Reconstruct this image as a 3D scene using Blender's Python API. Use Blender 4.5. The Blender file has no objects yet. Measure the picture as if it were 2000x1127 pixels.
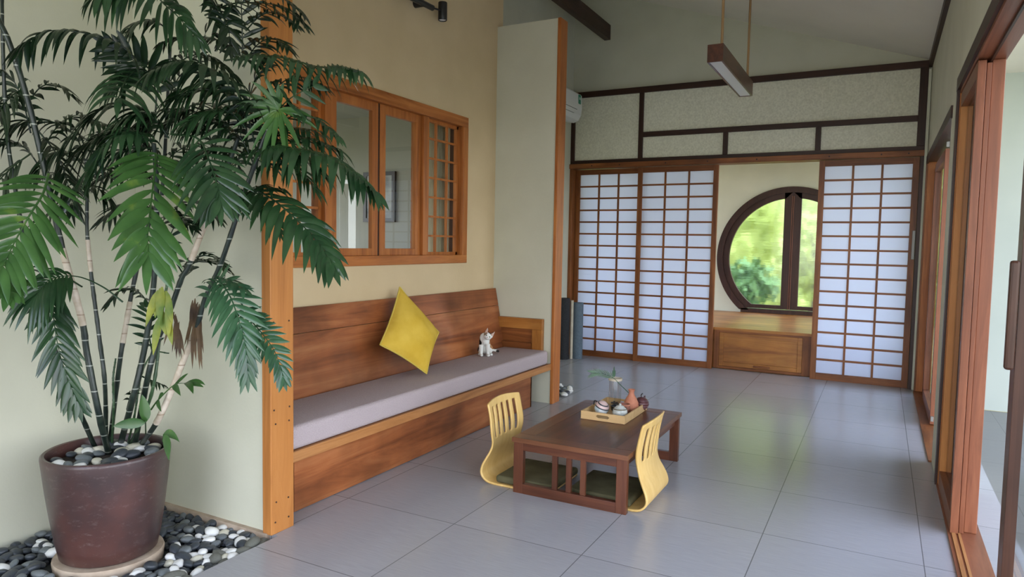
import bpy, bmesh, math, random
from mathutils import Vector, Matrix, noise as mnoise
PI = math.pi
random.seed(7)
S = bpy.context.scene
COL = S.collection

# ------------------------------------------------------------------ camera
FPX, YAW, PITCH, ROLL = 1352.32, math.radians(28.008), math.radians(3.711), math.radians(-1.0488)
CAMZ = 1.45
W, H = 2000.0, 1127.0
fwd = Vector((-math.sin(YAW)*math.cos(PITCH), math.cos(YAW)*math.cos(PITCH), -math.sin(PITCH)))
rgt0 = Vector((math.cos(YAW), math.sin(YAW), 0))
dwn0 = fwd.cross(rgt0)
rgt = rgt0*math.cos(ROLL) + dwn0*math.sin(ROLL)
dwn = -rgt0*math.sin(ROLL) + dwn0*math.cos(ROLL)
cd = bpy.data.cameras.new('camera'); cam = bpy.data.objects.new('camera', cd); COL.objects.link(cam)
cd.sensor_width = 36; cd.sensor_fit = 'HORIZONTAL'; cd.lens = 36*FPX/W; cd.clip_start = .05; cd.clip_end = 200
R3 = Matrix((rgt, -dwn, -fwd)).transposed()
cam.matrix_world = Matrix.Translation((0, 0, CAMZ)) @ R3.to_4x4()
S.camera = cam

# ------------------------------------------------------------------ world, light, exposure
w = bpy.data.worlds.new('sky'); S.world = w; w.use_nodes = True
wn = w.node_tree.nodes; wl = w.node_tree.links
bg = wn['Background']
tc = wn.new('ShaderNodeTexCoord'); sx = wn.new('ShaderNodeSeparateXYZ'); wl.new(tc.outputs['Generated'], sx.inputs[0])
cr = wn.new('ShaderNodeValToRGB'); wl.new(sx.outputs['Z'], cr.inputs[0])
cr.color_ramp.elements[0].position = 0.0; cr.color_ramp.elements[0].color = (.96, .98, 1.0, 1)
cr.color_ramp.elements[1].position = .7; cr.color_ramp.elements[1].color = (.50, .62, .95, 1)
wl.new(cr.outputs[0], bg.inputs[0]); bg.inputs[1].default_value = 1.45
sd = bpy.data.lights.new('sun', 'SUN'); sd.energy = .8; sd.angle = math.radians(18); sd.color = (1, .97, .9)
sun = bpy.data.objects.new('sun', sd); COL.objects.link(sun); sun.location = (3, 2, 6)
sun.rotation_euler = (math.radians(18), math.radians(12), 0)
S.view_settings.view_transform = 'Standard'; S.view_settings.look = 'None'
S.view_settings.gamma = 1; S.view_settings.use_curve_mapping = False
S.view_settings.exposure = 2.15

# ------------------------------------------------------------------ helpers
def P3(px, py, D):
    "point seen at a pixel of the photograph, D metres along the camera axis"
    v = Vector(((px-W/2)/FPX, (py-H/2)/FPX, 1))
    return Vector((0, 0, CAMZ)) + (rgt*v.x + dwn*v.y + fwd)*D
def onz(px, py, z):
    a = P3(px, py, 1) - Vector((0, 0, CAMZ)); return Vector((0, 0, CAMZ)) + a*((z-CAMZ)/a.z)
def srgb(r, g, b):
    f = lambda c: (c/255/12.92) if c/255 <= .04045 else ((c/255+.055)/1.055)**2.4
    return (f(r), f(g), f(b), 1)

def newmat(name, col=(.5, .5, .5, 1), rough=.5, metal=0, spec=.5, coat=0):
    m = bpy.data.materials.new(name); m.use_nodes = True
    b = m.node_tree.nodes['Principled BSDF']
    b.inputs['Base Color'].default_value = col; b.inputs['Roughness'].default_value = rough
    b.inputs['Metallic'].default_value = metal; b.inputs['Specular IOR Level'].default_value = spec
    b.inputs['Coat Weight'].default_value = coat
    return m, m.node_tree.nodes, m.node_tree.links, b
def ramp(n, stops):
    r = n.new('ShaderNodeValToRGB'); e = r.color_ramp.elements
    e[0].position, e[0].color = stops[0]; e[1].position, e[1].color = stops[-1]
    for p, c in stops[1:-1]:
        x = e.new(p); x.color = c
    return r
def noisemat(name, c1, c2, scale=5, rough=.6, detail=4, stretch=(1, 1, 1), bump=0, lo=.35, hi=.65, spec=.5, metal=0, bscale=None, coat=0):
    m, n, l, b = newmat(name, c1, rough, metal, spec, coat)
    t = n.new('ShaderNodeTexCoord'); mp = n.new('ShaderNodeMapping'); mp.inputs['Scale'].default_value = stretch
    l.new(t.outputs['Object'], mp.inputs[0])
    ns = n.new('ShaderNodeTexNoise'); ns.inputs['Scale'].default_value = scale; ns.inputs['Detail'].default_value = detail
    l.new(mp.outputs[0], ns.inputs[0])
    r = ramp(n, [(lo, c1), (hi, c2)]); l.new(ns.outputs[0], r.inputs[0]); l.new(r.outputs[0], b.inputs['Base Color'])
    if bump:
        n2 = n.new('ShaderNodeTexNoise'); n2.inputs['Scale'].default_value = bscale or scale; n2.inputs['Detail'].default_value = 3
        l.new(mp.outputs[0], n2.inputs[0])
        bp = n.new('ShaderNodeBump'); bp.inputs['Strength'].default_value = bump; bp.inputs['Distance'].default_value = .01
        l.new(n2.outputs[0], bp.inputs['Height']); l.new(bp.outputs[0], b.inputs['Normal'])
    return m
def wood(name, dark, mid, light, axis='z', rough=.4, freq=14, coat=.15, blotch=.35):
    m, n, l, b = newmat(name, mid, rough, 0, .3, coat*.5)
    b.inputs['Coat Roughness'].default_value = .25
    t = n.new('ShaderNodeTexCoord'); mp = n.new('ShaderNodeMapping')
    s = {'x': (.07, 1, 1), 'y': (1, .07, 1), 'z': (1, 1, .07)}[axis]
    mp.inputs['Scale'].default_value = s; l.new(t.outputs['Object'], mp.inputs[0])
    n1 = n.new('ShaderNodeTexNoise'); n1.inputs['Scale'].default_value = freq; n1.inputs['Detail'].default_value = 8
    n1.inputs['Roughness'].default_value = .65; n1.inputs['Distortion'].default_value = 1.2; l.new(mp.outputs[0], n1.inputs[0])
    r = ramp(n, [(.28, dark), (.5, mid), (.72, light)]); l.new(n1.outputs[0], r.inputs[0])
    n2 = n.new('ShaderNodeTexNoise'); n2.inputs['Scale'].default_value = 2.2; n2.inputs['Detail'].default_value = 3
    l.new(t.outputs['Object'], n2.inputs[0])
    r2 = ramp(n, [(.35, (1-blotch, 1-blotch, 1-blotch, 1)), (.65, (1, 1, 1, 1))]); l.new(n2.outputs[0], r2.inputs[0])
    mx = n.new('ShaderNodeMixRGB'); mx.blend_type = 'MULTIPLY'; mx.inputs[0].default_value = 1
    l.new(r.outputs[0], mx.inputs[1]); l.new(r2.outputs[0], mx.inputs[2]); l.new(mx.outputs[0], b.inputs['Base Color'])
    bp = n.new('ShaderNodeBump'); bp.inputs['Strength'].default_value = .12; bp.inputs['Distance'].default_value = .003
    l.new(n1.outputs[0], bp.inputs['Height']); l.new(bp.outputs[0], b.inputs['Normal'])
    return m
def glassmat(name, tint=(.93, .97, .95, 1), refl=.12, thin=False):
    m = bpy.data.materials.new(name); m.use_nodes = True; n = m.node_tree.nodes; l = m.node_tree.links
    n.remove(n['Principled BSDF']); out = n['Material Output']
    tr = n.new('ShaderNodeBsdfTransparent'); tr.inputs[0].default_value = tint
    gl = n.new('ShaderNodeBsdfGlossy'); gl.inputs['Roughness'].default_value = .01
    lw = n.new('ShaderNodeLayerWeight'); lw.inputs[0].default_value = .5
    pw = n.new('ShaderNodeMath'); pw.operation = 'POWER'; pw.inputs[1].default_value = 5; l.new(lw.outputs['Facing'], pw.inputs[0])
    fr = n.new('ShaderNodeMath'); fr.operation = 'MULTIPLY_ADD'; fr.inputs[1].default_value = .92; fr.inputs[2].default_value = .08; l.new(pw.outputs[0], fr.inputs[0])
    ma = n.new('ShaderNodeMath'); ma.operation = 'MAXIMUM'; ma.inputs[1].default_value = refl; l.new(fr.outputs[0], ma.inputs[0])
    if thin: m3 = n.new('ShaderNodeMath'); m3.operation = 'MINIMUM'; m3.inputs[1].default_value = .28; l.new(ma.outputs[0], m3.inputs[0]); ma = m3
    mx = n.new('ShaderNodeMixShader'); l.new(ma.outputs[0], mx.inputs[0]); l.new(tr.outputs[0], mx.inputs[1]); l.new(gl.outputs[0], mx.inputs[2])
    l.new(mx.outputs[0], out.inputs[0]); return m

M = {}
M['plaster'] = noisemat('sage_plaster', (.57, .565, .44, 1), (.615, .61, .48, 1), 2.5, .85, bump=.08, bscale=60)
M['tan'] = noisemat('tan_plaster', (.61, .475, .28, 1), (.66, .52, .315, 1), 2.5, .85, bump=.08, bscale=60)
M['ceil'] = noisemat('ceiling_paint', (.74, .70, .58, 1), (.78, .74, .61, 1), 2, .9)
M['white_wall'] = noisemat('terrace_paint', (.42, .465, .40, 1), (.45, .495, .425, 1), 2, .85)
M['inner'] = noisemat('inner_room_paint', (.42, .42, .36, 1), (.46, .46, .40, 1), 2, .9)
M['grasspaper'] = noisemat('fibre_paper', (.66, .645, .50, 1), (.80, .785, .63, 1), 55, .85, detail=8, bump=.15, lo=.35, hi=.65)
for k, ax in (('', 'z'), ('_x', 'x'), ('_y', 'y')):
    M['orange'+k] = wood('orange_wood'+k, (.24, .070, .014, 1), (.44, .145, .032, 1), (.56, .215, .055, 1), ax, .42, blotch=.15)
    M['dark'+k] = wood('dark_wood'+k, (.022, .009, .005, 1), (.042, .016, .009, 1), (.065, .026, .014, 1), ax, .45, blotch=.2)
    M['shoji_wood'+k] = wood('shoji_wood'+k, (.12, .035, .009, 1), (.24, .078, .020, 1), (.36, .13, .036, 1), ax, .45)
    M['table'+k] = wood('table_wood'+k, (.06, .019, .009, 1), (.12, .038, .018, 1), (.17, .060, .027, 1), ax, .30, coat=.3)
    M['tabletop'+k] = wood('tabletop_wood'+k, (.10, .036, .016, 1), (.18, .068, .03, 1), (.24, .095, .044, 1), ax, .3, coat=.3)
    M['bench'+k] = wood('bench_wood'+k, (.145, .040, .012, 1), (.34, .108, .034, 1), (.48, .19, .070, 1), ax, .42, freq=8, blotch=.5)
    M['trimwood'+k] = wood('seat_edge_wood'+k, (.28, .11, .035, 1), (.42, .185, .062, 1), (.52, .25, .09, 1), ax, .4, blotch=.12)
    M['post'+k] = wood('post_wood'+k, (.34, .12, .028, 1), (.50, .20, .050, 1), (.58, .255, .075, 1), ax, .45, freq=9, blotch=.12)
    M['cab'+k] = wood('cabinet_wood'+k, (.19, .055, .012, 1), (.42, .165, .034, 1), (.58, .27, .07, 1), ax, .35, freq=6)
M['red_x'] = wood('door_wood', (.15, .05, .022, 1), (.25, .085, .038, 1), (.32, .12, .055, 1), 'z', .42, blotch=.12)
M['red_y'] = wood('door_wood_rail', (.15, .05, .022, 1), (.25, .085, .038, 1), (.32, .12, .055, 1), 'y', .42, blotch=.12)
M['leafdoor'] = wood('near_door_wood', (.045, .018, .010, 1), (.08, .032, .018, 1), (.11, .045, .026, 1), 'z', .35)
M['tray'] = wood('tray_wood', (.50, .31, .13, 1), (.62, .41, .19, 1), (.70, .49, .25, 1), 'x', .5, blotch=.1)
M['ply'] = wood('bent_ply', (.64, .40, .12, 1), (.74, .49, .17, 1), (.80, .56, .22, 1), 'z', .38, freq=10, blotch=.06)
M['rod'] = wood('pendant_rod_wood', (.33, .19, .08, 1), (.42, .26, .12, 1), (.5, .32, .16, 1), 'z', .6)
M['paper'] = None
def papermat():
    m = bpy.data.materials.new('shoji_paper'); m.use_nodes = True; n = m.node_tree.nodes; l = m.node_tree.links
    n.remove(n['Principled BSDF']); out = n['Material Output']
    d = n.new('ShaderNodeBsdfDiffuse'); d.inputs[0].default_value = (.76, .82, 1.0, 1)
    t = n.new('ShaderNodeBsdfTranslucent'); t.inputs[0].default_value = (.84, .90, 1.0, 1)
    mx = n.new('ShaderNodeMixShader'); mx.inputs[0].default_value = .58
    l.new(d.outputs[0], mx.inputs[1]); l.new(t.outputs[0], mx.inputs[2])
    g = n.new('ShaderNodeBsdfGlossy'); g.inputs['Roughness'].default_value = .35
    m2 = n.new('ShaderNodeMixShader'); m2.inputs[0].default_value = .04; l.new(mx.outputs[0], m2.inputs[1]); l.new(g.outputs[0], m2.inputs[2])
    l.new(m2.outputs[0], out.inputs[0]); return m
M['paper'] = papermat()
M['glass'] = glassmat('clear_glass', refl=.055)
def frost():
    m = bpy.data.materials.new('textured_glass'); m.use_nodes = True; n = m.node_tree.nodes; l = m.node_tree.links
    n.remove(n['Principled BSDF']); rf = n.new('ShaderNodeBsdfRefraction'); rf.inputs['IOR'].default_value = 1.12; rf.inputs['Roughness'].default_value = .22
    rf.inputs['Color'].default_value = (.93, .96, .88, 1); gl = n.new('ShaderNodeBsdfGlossy'); gl.inputs['Roughness'].default_value = .1
    mx = n.new('ShaderNodeMixShader'); mx.inputs[0].default_value = .06; l.new(rf.outputs[0], mx.inputs[1]); l.new(gl.outputs[0], mx.inputs[2])
    t = n.new('ShaderNodeTexCoord'); mp = n.new('ShaderNodeMapping'); mp.inputs['Scale'].default_value = (1.2, 1, 9); l.new(t.outputs['Object'], mp.inputs[0])
    ns = n.new('ShaderNodeTexNoise'); ns.inputs['Scale'].default_value = 3; ns.inputs['Detail'].default_value = 5; l.new(mp.outputs[0], ns.inputs[0])
    bp = n.new('ShaderNodeBump'); bp.inputs['Strength'].default_value = .35; bp.inputs['Distance'].default_value = .02; l.new(ns.outputs[0], bp.inputs['Height']); l.new(bp.outputs[0], rf.inputs['Normal'])
    l.new(mx.outputs[0], n['Material Output'].inputs[0]); return m
M['frost'] = frost()
M['glass_thin'] = glassmat('vase_glass', (.985, .995, .99, 1), .04, True)
M['black'] = newmat('black_metal', (.012, .012, .014, 1), .35)[0]
M['chrome'] = newmat('hinge_steel', (.26, .26, .24, 1), .5, .6)[0]
M['white_plastic'] = newmat('white_plastic', (.78, .8, .78, 1), .3)[0]
M['grey_plastic'] = newmat('grey_plastic', (.12, .12, .12, 1), .4)[0]
M['green_sticker'] = newmat('green_sticker', (.03, .25, .14, 1), .5)[0]
M['blue_sticker'] = newmat('pale_sticker', (.5, .65, .6, 1), .5)[0]
M['lens'] = newmat('lamp_lens', (.9, .9, .9, 1), .2)[0]
M['cushion'] = noisemat('mauve_weave', (.40, .33, .335, 1), (.50, .43, .43, 1), 220, .95, detail=2, bump=.5, lo=.3, hi=.7, spec=.1)
M['olive'] = noisemat('olive_fabric', (.085, .078, .040, 1), (.13, .118, .062, 1), 8, .9, detail=8, bump=.2, bscale=300, spec=.15)
M['yellow'] = noisemat('mustard_fabric', (.60, .39, .045, 1), (.70, .48, .075, 1), 7, .9, bump=.3, bscale=18, spec=.1)
M['yellow_pipe'] = newmat('mustard_piping', (.60, .46, .08, 1), .9)[0]
M['soil'] = noisemat('soil', (.02, .014, .01, 1), (.06, .045, .03, 1), 40, .95, bump=.8)
M['bed'] = noisemat('bed_gravel', (.02, .024, .028, 1), (.05, .055, .06, 1), 30, .8, bump=.8)
M['peb_white'] = noisemat('white_pebble', (.70, .70, .66, 1), (.84, .84, .80, 1), 14, .45, bump=.1)
M['peb_cream'] = noisemat('cream_pebble', (.48, .45, .34, 1), (.64, .62, .5, 1), 14, .5, bump=.1)
M['peb_dark'] = noisemat('dark_pebble', (.022, .027, .033, 1), (.065, .075, .085, 1), 22, .38, detail=6, bump=.1)
M['peb_grey'] = noisemat('grey_pebble', (.09, .105, .11, 1), (.19, .21, .21, 1), 22, .5, detail=6, bump=.2)
M['peb_rock'] = noisemat('rough_grey_stone', (.08, .085, .07, 1), (.22, .22, .18, 1), 30, .7, detail=8, bump=.5)
M['saucer'] = noisemat('saucer_stone', (.36, .27, .19, 1), (.5, .4, .3, 1), 12, .85, bump=.2)
M['terracotta'] = noisemat('terracotta', (.42, .15, .085, 1), (.52, .21, .12, 1), 30, .7, bump=.1)
M['terra_dark'] = noisemat('dark_terracotta', (.24, .09, .06, 1), (.32, .13, .085, 1), 60, .8, bump=.6)
M['celadon'] = noisemat('pale_glaze', (.40, .43, .40, 1), (.56, .58, .54, 1), 40, .2, bump=.03)
M['blueglaze'] = noisemat('blue_white_glaze', (.45, .56, .6, 1), (.70, .76, .78, 1), 14, .15, lo=.45, hi=.55)
M['pinkglaze'] = newmat('pink_band_glaze', (.62, .45, .42, 1), .25)[0]
M['plum'] = noisemat('plum_clay', (.075, .028, .032, 1), (.13, .05, .052, 1), 20, .35)
M['matblack'] = noisemat('black_foam', (.008, .009, .011, 1), (.016, .017, .02, 1), 60, .8, bump=.2)
M['matblue'] = noisemat('slate_foam', (.085, .12, .15, 1), (.11, .15, .185, 1), 60, .8, bump=.2)
M['matcream'] = noisemat('cream_board', (.5, .44, .33, 1), (.58, .52, .4, 1), 20, .8)
M['curtain'] = noisemat('cream_curtain', (.46, .41, .28, 1), (.6, .54, .38, 1), 6, .9, stretch=(1, 6, .1))
M['curtain_brown'] = newmat('brown_curtain', (.05, .025, .015, 1), .9)[0]
M['picture'] = noisemat('picture_print', (.10, .11, .12, 1), (.5, .52, .5, 1), 4, .4)
M['ground'] = noisemat('garden_grass', (.24, .20, .07, 1), (.34, .29, .11, 1), 3, .95)
M['hedge'] = noisemat('hedge_leaf', (.26, .34, .06, 1), (.46, .55, .16, 1), 1.2, .6)
M['hedge2'] = noisemat('dark_hedge_leaf', (.06, .15, .04, 1), (.14, .27, .08, 1), 2.5, .6)
M['bark'] = noisemat('bark', (.10, .08, .05, 1), (.2, .16, .1, 1), 9, .9, bump=.5)
def leafmat(name, a, b, c=None, rough=.33, trans=.18):
    m, n, l, p = newmat(name, a, rough, 0, .5)
    t = n.new('ShaderNodeTexCoord'); ns = n.new('ShaderNodeTexNoise'); ns.inputs['Scale'].default_value = 9; ns.inputs['Detail'].default_value = 4
    l.new(t.outputs['Object'], ns.inputs[0])
    st = [(.35, a), (.62, b)] + ([(.78, c)] if c else [])
    r = ramp(n, st); l.new(ns.outputs[0], r.inputs[0]); l.new(r.outputs[0], p.inputs['Base Color'])
    tr = n.new('ShaderNodeBsdfTranslucent'); l.new(r.outputs[0], tr.inputs[0])
    mx = n.new('ShaderNodeMixShader'); mx.inputs[0].default_value = trans
    l.new(p.outputs[0], mx.inputs[1]); l.new(tr.outputs[0], mx.inputs[2]); l.new(mx.outputs[0], n['Material Output'].inputs[0])
    return m
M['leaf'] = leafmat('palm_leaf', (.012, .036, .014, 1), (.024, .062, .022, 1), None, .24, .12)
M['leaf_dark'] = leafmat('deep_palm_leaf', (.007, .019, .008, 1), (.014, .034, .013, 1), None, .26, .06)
M['leaf_bright'] = leafmat('young_palm_leaf', (.030, .085, .020, 1), (.052, .13, .030, 1), (.20, .28, .045, 1), .28, .18)
M['leaf_teal'] = leafmat('blue_green_palm_leaf', (.024, .070, .034, 1), (.048, .12, .055, 1), None, .25, .12)
M['leaf_yellow'] = leafmat('yellowing_leaf', (.12, .20, .03, 1), (.38, .38, .05, 1), (.35, .17, .04, 1), .5, .3)
M['leaf_brown'] = leafmat('withered_leaf', (.035, .018, .012, 1), (.12, .07, .03, 1), None, .7, .1)
def canemat(name, base, base2, ring):
    m, n, l, b = newmat(name, base, .35)
    t = n.new('ShaderNodeTexCoord'); s = n.new('ShaderNodeSeparateXYZ'); l.new(t.outputs['Object'], s.inputs[0])
    a = n.new('ShaderNodeMath'); a.operation = 'MULTIPLY'; a.inputs[1].default_value = 9.0; l.new(s.outputs['Z'], a.inputs[0])
    f = n.new('ShaderNodeMath'); f.operation = 'FRACT'; l.new(a.outputs[0], f.inputs[0])
    c = n.new('ShaderNodeMath'); c.operation = 'LESS_THAN'; c.inputs[1].default_value = .045; l.new(f.outputs[0], c.inputs[0])
    ns = n.new('ShaderNodeTexNoise'); ns.inputs['Scale'].default_value = 25; l.new(t.outputs['Object'], ns.inputs[0])
    r = ramp(n, [(.4, base), (.65, base2)]); l.new(ns.outputs[0], r.inputs[0])
    mx = n.new('ShaderNodeMixRGB'); l.new(c.outputs[0], mx.inputs[0]); l.new(r.outputs[0], mx.inputs[1]); mx.inputs[2].default_value = ring
    l.new(mx.outputs[0], b.inputs['Base Color']); return m
M['cane'] = canemat('ringed_cane', (.010, .018, .014, 1), (.022, .035, .024, 1), (.30, .32, .27, 1))
M['cane_pale'] = canemat('dry_cane_sheath', (.46, .38, .28, 1), (.6, .52, .42, 1), (.3, .22, .15, 1))
M['cane_green'] = canemat('green_cane', (.03, .07, .03, 1), (.05, .10, .04, 1), (.1, .16, .08, 1))
def potmat():
    m, n, l, b = newmat('brown_glazed_clay', (.1, .04, .03, 1), .33, 0, .5)
    t = n.new('ShaderNodeTexCoord')
    n1 = n.new('ShaderNodeTexNoise'); n1.inputs['Scale'].default_value = 3.5; n1.inputs['Detail'].default_value = 6; l.new(t.outputs['Object'], n1.inputs[0])
    r = ramp(n, [(.3, (.042, .030, .030, 1)), (.5, (.066, .034, .031, 1)), (.72, (.115, .046, .036, 1))]); l.new(n1.outputs[0], r.inputs[0])
    mp = n.new('ShaderNodeMapping'); mp.inputs['Scale'].default_value = (4, 4, 9); mp.inputs['Rotation'].default_value = (.7, .5, 0); l.new(t.outputs['Object'], mp.inputs[0])
    n2 = n.new('ShaderNodeTexNoise'); n2.inputs['Scale'].default_value = 5; n2.inputs['Detail'].default_value = 12; n2.inputs['Roughness'].default_value = .8; l.new(mp.outputs[0], n2.inputs[0])
    r2 = ramp(n, [(.55, (0, 0, 0, 1)), (.80, (.5, .5, .5, 1))]); l.new(n2.outputs[0], r2.inputs[0])
    mx = n.new('ShaderNodeMixRGB'); l.new(r2.outputs[0], mx.inputs[0]); l.new(r.outputs[0], mx.inputs[1]); mx.inputs[2].default_value = (.36, .30, .27, 1)
    l.new(mx.outputs[0], b.inputs['Base Color']); return m
M['pot'] = potmat()
def tilemat(name, c1, c2, grout, rough, ox, oy):
    m, n, l, b = newmat(name, c1, rough, 0, .5)
    g = n.new('ShaderNodeNewGeometry'); mp = n.new('ShaderNodeMapping'); mp.inputs['Location'].default_value = (ox, oy, 0); l.new(g.outputs['Position'], mp.inputs[0])
    br = n.new('ShaderNodeTexBrick'); br.offset = 0; br.squash = 1; br.inputs['Scale'].default_value = 1
    br.inputs['Brick Width'].default_value = .7075; br.inputs['Row Height'].default_value = .6975
    br.inputs['Mortar Size'].default_value = .0025; br.inputs['Mortar Smooth'].default_value = .2
    br.inputs['Color1'].default_value = (1, 1, 1, 1); br.inputs['Color2'].default_value = (.93, .93, .93, 1); br.inputs['Mortar'].default_value = grout
    l.new(mp.outputs[0], br.inputs[0])
    m2 = n.new('ShaderNodeMapping'); m2.inputs['Scale'].default_value = (3, 60, 1); l.new(g.outputs['Position'], m2.inputs[0])
    ns = n.new('ShaderNodeTexNoise'); ns.inputs['Scale'].default_value = 3; ns.inputs['Detail'].default_value = 6; l.new(m2.outputs[0], ns.inputs[0])
    r = ramp(n, [(.3, c1), (.7, c2)]); l.new(ns.outputs[0], r.inputs[0])
    mx = n.new('ShaderNodeMixRGB'); mx.blend_type = 'MULTIPLY'; mx.inputs[0].default_value = 1
    l.new(r.outputs[0], mx.inputs[1]); l.new(br.outputs['Color'], mx.inputs[2]); l.new(mx.outputs[0], b.inputs['Base Color'])
    bp = n.new('ShaderNodeBump'); bp.inputs['Strength'].default_value = .05; bp.inputs['Distance'].default_value = .002
    l.new(ns.outputs[0], bp.inputs['Height']); l.new(bp.outputs[0], b.inputs['Normal'])
    return m
M['tile'] = tilemat('grey_tile', (.345, .343, .358, 1), (.40, .397, .41, 1), (.40, .40, .40, 1), .24, 1.175+7.075, -2.95+6.975)
M['tile_out'] = tilemat('terrace_tile', (.185, .182, .17, 1), (.21, .207, .193, 1), (.5, .5, .5, 1), .4, 1.175+7.075, -2.95+6.975)

def tag(o, label=None, cat=None, group=None, kind=None):
    if label: o['label'] = label
    if cat: o['category'] = cat
    if group: o['group'] = group
    if kind: o['kind'] = kind
    return o
ORG = {}
def thing(name, label, cat, loc, group=None):
    o = bpy.data.objects.new(name, None); COL.objects.link(o); o.location = loc; o.empty_display_size = .1
    ORG[o] = Vector(loc); return tag(o, label, cat, group)
def obj(name, bm, mat, parent=None, smooth=False, origin=None, bevel=0):
    me = bpy.data.meshes.new(name)
    bmesh.ops.recalc_face_normals(bm, faces=bm.faces)
    if parent is not None: org = ORG[parent]
    else:
        if origin is None:
            xs = [v.co.x for v in bm.verts]; ys = [v.co.y for v in bm.verts]; zs = [v.co.z for v in bm.verts]
            origin = ((min(xs)+max(xs))/2, (min(ys)+max(ys))/2, min(zs))
        org = Vector(origin)
    bmesh.ops.translate(bm, verts=bm.verts, vec=-org)
    if smooth:
        for f in bm.faces: f.smooth = True
    bm.to_mesh(me); bm.free()
    o = bpy.data.objects.new(name, me); COL.objects.link(o)
    mats = mat if isinstance(mat, (list, tuple)) else [mat]
    for x in mats: me.materials.append(x)
    if parent is not None: o.parent = parent
    else: o.location = org
    ORG[o] = org
    if bevel:
        b = o.modifiers.new('bevel', 'BEVEL'); b.width = bevel; b.segments = 2; b.limit_method = 'ANGLE'
    if smooth:
        try: me.set_sharp_from_angle(angle=math.radians(50))
        except Exception: pass
    return o
def struct(name, bm, mat, **k):
    o = obj(name, bm, mat, None, **k); o['kind'] = 'structure'; return o
def B(): return bmesh.new()
def bx(bm, x0, x1, y0, y1, z0, z1, mi=0):
    v = [bm.verts.new(p) for p in ((x0, y0, z0), (x1, y0, z0), (x1, y1, z0), (x0, y1, z0), (x0, y0, z1), (x1, y0, z1), (x1, y1, z1), (x0, y1, z1))]
    for f in ((0, 3, 2, 1), (4, 5, 6, 7), (0, 1, 5, 4), (1, 2, 6, 5), (2, 3, 7, 6), (3, 0, 4, 7)):
        q = bm.faces.new([v[i] for i in f]); q.material_index = mi
    return v
def box(name, x0, x1, y0, y1, z0, z1, mat, parent=None, bevel=0, st=False, **k):
    bm = B(); bx(bm, x0, x1, y0, y1, z0, z1)
    o = obj(name, bm, mat, parent, bevel=bevel, **k)
    if st: o['kind'] = 'structure'
    return o
def lathe(bm, cx, cy, prof, seg=32, mi=0, axis=None, org=None):
    rings = []
    for r, z in prof:
        if r < 1e-6: rings.append([bm.verts.new((cx, cy, z))])
        else: rings.append([bm.verts.new((cx+r*math.cos(2*PI*i/seg), cy+r*math.sin(2*PI*i/seg), z)) for i in range(seg)])
    for a, b in zip(rings, rings[1:]):
        for i in range(seg):
            j = (i+1) % seg
            if len(a) == 1 and len(b) == 1: continue
            if len(a) == 1: f = bm.faces.new((a[0], b[i], b[j]))
            elif len(b) == 1: f = bm.faces.new((a[i], a[j], b[0]))
            else: f = bm.faces.new((a[i], a[j], b[j], b[i]))
            f.material_index = mi
    return rings
def tube(bm, pts, radii, seg=8, mi=0, cap=True):
    pts = [Vector(p) for p in pts]; n = len(pts)
    if not hasattr(radii, '__len__'): radii = [radii]*n
    prev = None; rings = []
    for i, p in enumerate(pts):
        t = (pts[min(i+1, n-1)]-pts[max(i-1, 0)]).normalized()
        if prev is None: a = t.orthogonal().normalized()
        else: a = (prev-t*prev.dot(t)).normalized()
        prev = a; b = t.cross(a)
        rings.append([bm.verts.new(p+(a*math.cos(2*PI*k/seg)+b*math.sin(2*PI*k/seg))*radii[i]) for k in range(seg)])
    for r, s in zip(rings, rings[1:]):
        for k in range(seg):
            f = bm.faces.new((r[k], r[(k+1) % seg], s[(k+1) % seg], s[k])); f.material_index = mi
    if cap:
        bm.faces.new(rings[0][::-1]).material_index = mi; bm.faces.new(rings[-1]).material_index = mi
def cr_spline(pts, n):
    P = [Vector(p) for p in pts]; P = [P[0]*2-P[1]] + P + [P[-1]*2-P[-2]]
    out = []; m = len(P)-3
    for k in range(n):
        u = k/(n-1)*m; i = min(int(u), m-1); t = u-i
        a, b, c, d = P[i:i+4]
        out.append(.5*((2*b)+(c-a)*t+(2*a-5*b+4*c-d)*t*t+(3*b-a-3*c+d)*t**3))
    return out
def ell(bm, c, r, rot=None, u=16, v=10, mi=0):
    c = Vector(c); rot = rot or Matrix.Identity(3)
    P_ = lambda a, b: bm.verts.new(c+rot @ Vector((r[0]*math.cos(a)*math.cos(b), r[1]*math.sin(a)*math.cos(b), r[2]*math.sin(b))))
    rings = [[P_(0, -PI/2)]]+[[P_(2*PI*i/u, -PI/2+PI*k/v) for i in range(u)] for k in range(1, v)]+[[P_(0, PI/2)]]
    for A_, B_ in zip(rings, rings[1:]):
        for i in range(u):
            j = (i+1) % u
            f = (A_[0], B_[i], B_[j]) if len(A_) == 1 else ((A_[i], A_[j], B_[0]) if len(B_) == 1 else (A_[i], A_[j], B_[j], B_[i]))
            bm.faces.new(f).material_index = mi

# ------------------------------------------------------------------ the setting
FY = 8.38; RX = .37; LX = -3.61; PX = -2.57; WX = -3.22; WW = 10.8
def cz(x): return 3.40+(RX-x)*.335      # sloping ceiling height
bm = B(); bx(bm, -2.545, RX+.3, -3.0, FY+.06, -.08, 0); bx(bm, LX, -2.545, 2.39, FY+.06, -.08, 0); bx(bm, LX-.2, -2.545, -3.0, 0.3, -.08, 0)
struct('floor', bm, M['tile'])
struct('floor_terrace', (lambda b: (bx(b, RX+.3, 7, -6, 7.63, -.08, -.005), b)[1])(B()), M['tile_out'])
# pebble bed ground
struct('floor_pebble_bed', (lambda b: (bx(b, LX-.1, -2.545, .3, 2.39, -.12, -.06), b)[1])(B()), M['bed'])
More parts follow.
